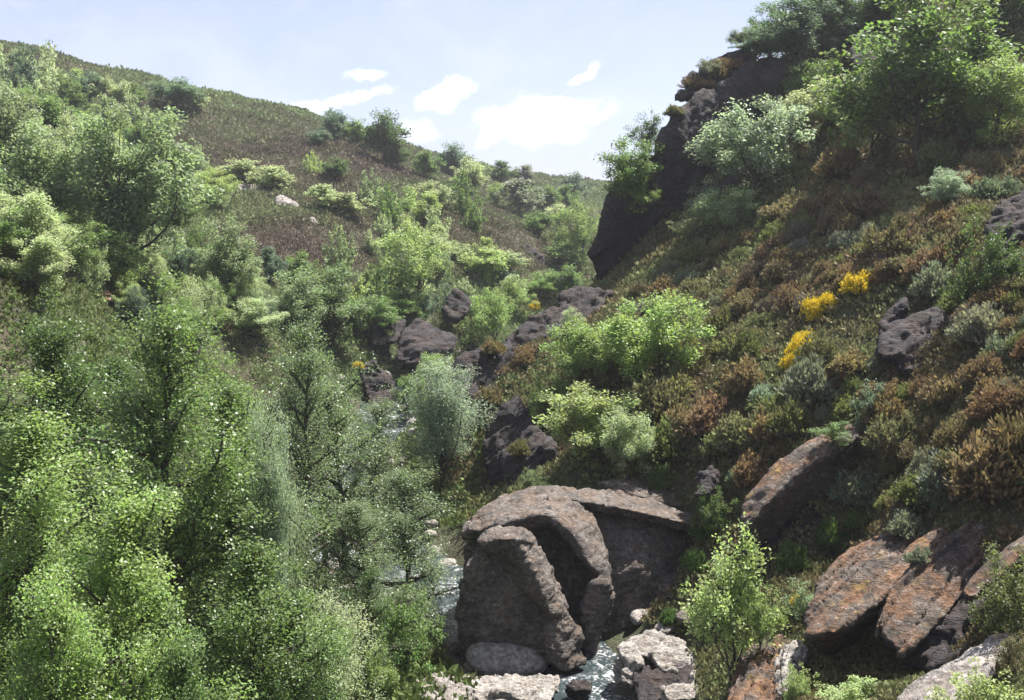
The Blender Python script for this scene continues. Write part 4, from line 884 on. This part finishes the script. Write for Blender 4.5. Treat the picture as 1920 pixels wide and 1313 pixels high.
for px, py, rad in pts:
    t = np.clip((py - 300) / 800, 0, 1)
    cn = rng.choice(['rusty brown', 'dull brown', 'olive brown', 'mossy green', 'grey green', 'pinkish brown'], p=[.17, .19, .26, .2, .13, .05])
    d_ = rad * 3.0 * rng.uniform(.85, 1.15); on = lambda a, b: BVH.ray_cast(Vector((0, 0, 0)), Vector(pdir(a, b)).normalized())[0] is not None
    if any(on(px + dx_ * d_, py + 14 - d_ * k_) for dx_, k_ in ((0, 0), (0, .3), (0, .6), (-.25, .3), (.25, .3))): continue
    shrub(px, py + 14, d_, cn, 'heath')
for px, py, d in [(1615, 560, 66), (1548, 594, 64), (1526, 606, 60), (1512, 644, 54), (1500, 668, 64), (1484, 694, 50), (1002, 585, 30), (672, 690, 26), (1732, 215, 26), (1500, 1150, 60)]: shrub(px, py, d, 'mossy green', 'broom')
for px, py, d in [(1435, 760, 80), (1545, 800, 48), (1390, 910, 60), (1755, 960, 90), (1690, 1000, 90), (1720, 1050, 60)]: shrub(px, py, d, 'silvery green' if px == 1435 else 'grey green', 'heath')
for px, py, d, cn in [(1850, 930, 200, 'dull brown'), (1930, 900, 190, 'rusty brown'), (1760, 930, 130, 'grey green'), (1300, 820, 130, 'dull brown'), (1245, 790, 120, 'olive brown'), (1400, 745, 120, 'dull brown'), (1530, 735, 120, 'olive brown'), (1700, 850, 130, 'olive brown'), (1880, 790, 150, 'rusty brown'), (1660, 760, 100, 'dull brown'), (1605, 950, 110, 'grey green'), (1360, 850, 110, 'mossy green'), (1470, 800, 90, 'dull brown'), (1780, 760, 120, 'dull brown')]: shrub(px, py, d, cn, 'heath')
for px, py, d in [(1330, 1010, 80), (1310, 1080, 70), (1350, 1130, 70), (1480, 1075, 80), (1560, 1040, 90), (1610, 990, 80), (1340, 960, 70), (1250, 1170, 50)]: shrub(px, py, d, 'dark green', 'heath')
for px, py, d, cn in [(920, 660, 64, 'rusty brown'), (925, 760, 80, 'olive brown'), (990, 680, 70, 'dull brown'), (1230, 250, 50, 'dull brown'), (1310, 165, 60, 'rusty brown'), (1370, 130, 60, 'rusty brown'), (1345, 150, 50, 'dull brown'), (1260, 215, 50, 'olive brown'), (975, 850, 60, 'olive brown'), (1000, 905, 50, 'olive brown')]: shrub(px, py, d, cn, 'heath')
DIRS = ['right of', 'above and right of', 'above', 'above and left of', 'left of', 'below and left of', 'below', 'below and right of']
ORD = ['nearest to it', 'second nearest', 'third nearest', 'fourth nearest', 'fifth nearest', 'sixth nearest', 'seventh nearest', 'eighth nearest', 'ninth nearest', 'tenth nearest']
def auto_labels(items, landk):
    """items: (px, py, phrase) -> label by nearest landmark, direction and rank"""
    g = {}; info = []
    for i, (px, py, ph) in enumerate(items):
        k = min(landk, key=lambda q: (LAND[q][0] - px) ** 2 + (LAND[q][1] - py) ** 2)
        dx, dy = px - LAND[k][0], LAND[k][1] - py; di = int(round(math.atan2(dy, dx) / (math.pi / 4))) % 8
        g.setdefault((ph, k, di), []).append((dx * dx + dy * dy, i))
    out = [None] * len(items)
    for (ph, k, di), L in g.items():
        L.sort()
        for r, (_, i) in enumerate(L):
            s = '%s %s %s' % (ph, DIRS[di], k)
            if len(L) > 1: s += ', ' + (ORD[r] if r < 10 else '%dth nearest' % (r + 1))
            out[i] = s
    return out
keysR = [k for k in LAND if LAND[k][0] > 900]
its = []
for hb, wd, cn, kind, px, py in PLACED: its.append((px, py, ('%s heath shrub' % cn) if kind == 'heath' else 'yellow flowering broom shrub'))
labs = auto_labels(its, keysR)
for (hb, wd, cn, kind, px, py), lb in zip(PLACED, labs):
    ms = HE[int(rng.integers(6))] if kind == 'heath' else BRM[int(rng.integers(2))]
    s = wd / 2 * rng.uniform(.9, 1.1); s = min(s, 1.9)
    put_plant('heath_shrub' if kind == 'heath' else 'broom_shrub', ms, 1, ('stem', 'foliage'), (hb[0], hb[1], hb[2] - .08), (s, s, s * rng.uniform(.85, 1.35)), rng.uniform(0, 6.28), cjit(cn, .15), lb, 'shrub',
              'heath shrubs covering the right slope' if kind == 'heath' else 'yellow broom in flower')
# low trees and bushes scattered on the far hillside
pts = [(a[1], a[4]) for a in HILL]; new = []
for it in range(4000):
    px, py = rng.uniform(-80, 1090), rng.uniform(130, 640)
    den = 1.0 if px < 200 + .25 * py else .0
    den += .8 * math.exp(-((px - 620 - (py - 300) * .9) / 110) ** 2) + .9 * math.exp(-((py - (225 + (px - 500) * .27)) / 38) ** 2) * (px > 500) + .8 * (py > 500) + .35 * math.exp(-((px - 560) / 130) ** 2 - ((py - 380) / 35) ** 2)
    if rng.uniform() > den: continue
    if 390 < px < 690 and 400 < py < 520: continue
    if 415 < px < 625 and 340 < py < 450: continue
    if 290 < px < 900 and -85 < py - 285 - (px - 400) * .16 < 48 and rng.uniform() < .9: continue
    hb = hit(px, py)
    if hb is None or hb[1] < 70 or hit(px, py - 62) is None: continue
    if 'x' and chan(np.array([hb[0]]), np.array([hb[1]]))[0][0] < 5: continue
    rad = 29
    if all(abs(px - a) > rad or abs(py - b) > rad * .55 for a, b in pts): pts.append((px, py)); new.append((px, py, hb))
new = new[:150]; its = []; spec = []
for px, py, hb in new:
    cn = rng.choice(['green', 'pale green', 'bluish green', 'olive yellow', 'yellow green', 'dark green'], p=[.24, .36, .1, .12, .16, .02])
    w = rng.uniform(34, 70) * (1.15 if px < 250 else 1) * (110 / hb[1]) ** .3; spec.append((cn, w)); its.append((px, py - w * .35, '%s bushy tree' % cn))
labs = auto_labels(its, [k for k in LAND if LAND[k][0] < 1120 and k not in ('the tallest alder',)])
for (px, py, hb), (cn, w), lb in zip(new, spec, labs):
    big = rng.uniform() < .5; far = hb[1] > 95
    tree((FA if big else FB) if far else (OK if big else BU), px, py - w * rng.uniform(.95, 1.35), w, py, cn, lb, Y=hb[1], group='bushy trees scattered on the far hillside', name='bushy_tree', cat='tree')

# ------------------------------------------------------------------ loose stones along the stream
def stone_mesh(i, mat):
    rg = np.random.default_rng(300 + i); pts = rg.normal(size=(12, 3)); pts /= np.linalg.norm(pts, axis=1)[:, None]; pts *= np.array([1, .8, .6]) * .5
    return rock_mesh('stone', [pts], mat, h=.06, rnd=.05, amp=.07, sc=.5, seed=300 + i, strata=(.3, .2, 1), samp=.02, slam=.12)
ST = [stone_mesh(i, [M_pale, M_grey, M_boulder, M_dark][i % 4]) for i in range(8)]; SN = ['pale', 'grey', 'brown', 'dark'] * 2
stn = []
for it in range(700):
    t = rng.uniform(5, 13.6); a = CH[int(t)]; b_ = CH[int(t) + 1]; q = a + (b_ - a) * (t % 1)
    x_, y_ = q[0] + rng.normal() * 2.6, q[1] + rng.normal() * 1.0; dd_, zw_ = chan(np.array([x_]), np.array([y_]))
    z_ = float(H(x_, y_)[0]); sz_ = rng.uniform(.5, 2.0) * (1 if y_ < 60 else 1.3)
    if dd_[0] > 4.8 or z_ + sz_ * .3 < zw_[0] + .05: continue
    if any((x_ - s[0]) ** 2 + (y_ - s[1]) ** 2 < ((sz_ + s[3]) * .42) ** 2 for s in stn): continue
    stn.append((x_, y_, z_, sz_, int(rng.choice([0, 1, 2, 4, 5, 6, 3], p=[.2, .2, .12, .18, .16, .06, .08]))))
    if len(stn) >= 110: break
labs = auto_labels([(*proj(x_, y_, z_), SN[k] + (' large' if sz_ > 1.5 else (' small' if sz_ < .9 else '')) + ' streamside stone') for x_, y_, z_, sz_, k in stn], list(LAND))
for (x_, y_, z_, sz_, k), lb in zip(stn, labs):
    o = obj('stone', ST[k]); o.location = (x_, y_, z_ + sz_ * .12); o.scale = (sz_, sz_, sz_ * rng.uniform(.7, 1.2)); o.rotation_euler = (rng.uniform(-.3, .3), rng.uniform(-.3, .3), rng.uniform(0, 6.28))
    tag(o, lb, 'stone', 'loose stones along the stream')

# ------------------------------------------------------------------ cover nobody could count
def cover(name, label, x, y, z, size, hue, mat, seed, nb=14, cat='ground cover'):
    """low tufts merged into one object; hue 0..1 is stored per tuft"""
    rg = np.random.default_rng(seed); n = len(x); o = rg.uniform(-1, 1, (n, nb, 3)); rr = np.linalg.norm(o[..., :2], axis=2)
    p = np.stack([x, y, z], 1)[:, None, :] + np.stack([o[..., 0] * size[:, None] * .6, o[..., 1] * size[:, None] * .6, np.clip(1 - .5 * rr, .1, 1) * size[:, None] * rg.uniform(.15, .65, (n, nb))], -1)
    p = p.reshape(-1, 3); sz = np.repeat(size, nb) * .34; m_ = len(p)
    d = rg.normal(size=(m_, 3)) * .6; d[:, 2] = np.abs(d[:, 2]) + .5; d /= np.linalg.norm(d, axis=1)[:, None]
    s = np.cross(d, rg.normal(size=(m_, 3))); s /= np.linalg.norm(s, axis=1)[:, None] + 1e-9; l = (sz * rg.uniform(.6, 1.4, m_))[:, None]
    V = np.stack([p, p + d * l * .5 + s * l * .3, p + d * l, p + d * l * .5 - s * l * .3], 1).reshape(-1, 3)
    me = mesh_from(name, V, np.arange(4 * m_).reshape(-1, 4), {'v': ('FACE', rg.uniform(0, 1, m_)), 'c': ('FACE', np.repeat(hue, nb))}, [mat])
    tag(obj(name, me), label, cat, kind='stuff')
def cover_mat(name, cols):
    m, N = newmat(name); av = N.n('ShaderNodeAttribute', attribute_name='v').outputs['Fac']; ac = N.n('ShaderNodeAttribute', attribute_name='c').outputs['Fac']
    cr = N.n('ShaderNodeValToRGB'); N.l(ac, cr.inputs[0]); e = cr.color_ramp.elements
    for i, c_ in enumerate(cols):
        q = e[i] if i < 2 else e.new(.5); q.position = i / (len(cols) - 1); q.color = (*c_, 1)
    hs = N.n('ShaderNodeHueSaturation'); N.l(cr.outputs[0], hs.inputs['Color']); N.l(N.m('ADD', .75, N.m('MULTIPLY', av, .5)), hs.inputs['Value'])
    b = N.n('ShaderNodeBsdfPrincipled'); N.l(hs.outputs[0], b.inputs['Base Color']); b.inputs['Roughness'].default_value = .75; b.inputs['Specular IOR Level'].default_value = .2
    t = N.n('ShaderNodeBsdfTranslucent'); N.l(hs.outputs[0], t.inputs[0]); mx = N.n('ShaderNodeMixShader'); mx.inputs[0].default_value = .25
    N.l(b.outputs[0], mx.inputs[1]); N.l(t.outputs[0], mx.inputs[2]); N.l(mx.outputs[0], N.n('ShaderNodeOutputMaterial').inputs[0]); return m
M_cov = cover_mat('hill_heather', [(.145, .112, .09), (.14, .135, .08), (.135, .18, .07), (.22, .29, .12)])
def scatter(n, yr, pxr, seed):
    """even over the ground seen from the viewpoint's side of the valley"""
    rg = np.random.default_rng(seed); y = np.exp(rg.uniform(math.log(yr[0]), math.log(yr[1]), n)); x = rg.uniform(*pxr, n) * y
    return x, y, H(x, y)
nn = int(170000)
x, y, z = scatter(nn, (60, 330), (-.62, .16), 5)
d, zw = chan(x, y); k = (d > 2.2) | (y > 112); x, y, z = x[k], y[k], z[k]
px, py = proj(x, y, z)
brown = 1.2 * np.exp(-((px - 560) / 170) ** 2 - ((py - 455) / 60) ** 2) + 1.1 * np.exp(-((px - 520) / 260) ** 2 - ((py - 275 - (px - 400) * .16) / 52) ** 2) + .5 * np.exp(-((px - 850) / 150) ** 2 - ((py - 420) / 40) ** 2)
hue = np.clip(.68 + .75 * fbm2(x, y, 11, 61, 4) - .62 * brown + rng.normal(size=len(x)) * .07 + .18 * (py > 520), 0, 1)
size = np.clip(y / 210 * rng.uniform(.5, 1.3, len(x)), .25, 1.1) * (1 + .5 * (fbm2(x, y, 5, 77, 2) > .1))
cover('heather', 'purple brown and green heather blanketing the far hillside', x, y, z, size, hue, M_cov, 3, 11)
M_cov2 = cover_mat('slope_heather', [(.19, .135, .08), (.18, .16, .08), (.15, .17, .07), (.19, .24, .10)])
x, y, z = scatter(int(60000), (20, 120), (-.06, .62), 8)
d, zw = chan(x, y); k = (d > 4) & (z > zw + 1.2); x, y, z = x[k], y[k], z[k]
hue = np.clip(.45 + .9 * fbm2(x, y, 4, 65, 4) + rng.normal(size=len(x)) * .08, 0, 1)
cover('undergrowth', 'low rusty heath and grass filling the gaps on the right slope', x, y, z, np.clip(y / 90 * rng.uniform(.4, 1.2, len(x)), .15, .9), hue, M_cov2, 4, 14)
M_cov3 = cover_mat('bank_green', [(.08, .09, .03), (.09, .13, .035), (.12, .19, .05), (.18, .24, .08)])
x, y, z = scatter(int(26000), (16, 75), (-.62, -.02), 9)
d, zw = chan(x, y); k = (d > 4.2); x, y, z = x[k], y[k], z[k]
cover('bank_undergrowth', 'green undergrowth on the near left bank below the alders', x, y, z, rng.uniform(.3, .8, len(x)), rng.uniform(0, 1, len(x)), M_cov3, 6, 14)

# ------------------------------------------------------------------ air
m_haze, N = newmat('air')
pv = N.n('ShaderNodeVolumePrincipled'); pv.inputs['Color'].default_value = (.86, .9, .97, 1); pv.inputs['Density'].default_value = .00028; pv.inputs['Anisotropy'].default_value = .35
N.l(pv.outputs[0], N.n('ShaderNodeOutputMaterial').inputs['Volume'])
bm = bmesh.new(); bmesh.ops.create_cube(bm, size=1.0)
for q in bm.verts: q.co = (q.co.x * 1560, q.co.y * 1560 + 55, 80 if q.co.z > 0 else -40)
me = bpy.data.meshes.new('haze'); bm.to_mesh(me); bm.free(); me.materials.append(m_haze); tag(obj('haze', me), kind='stuff')
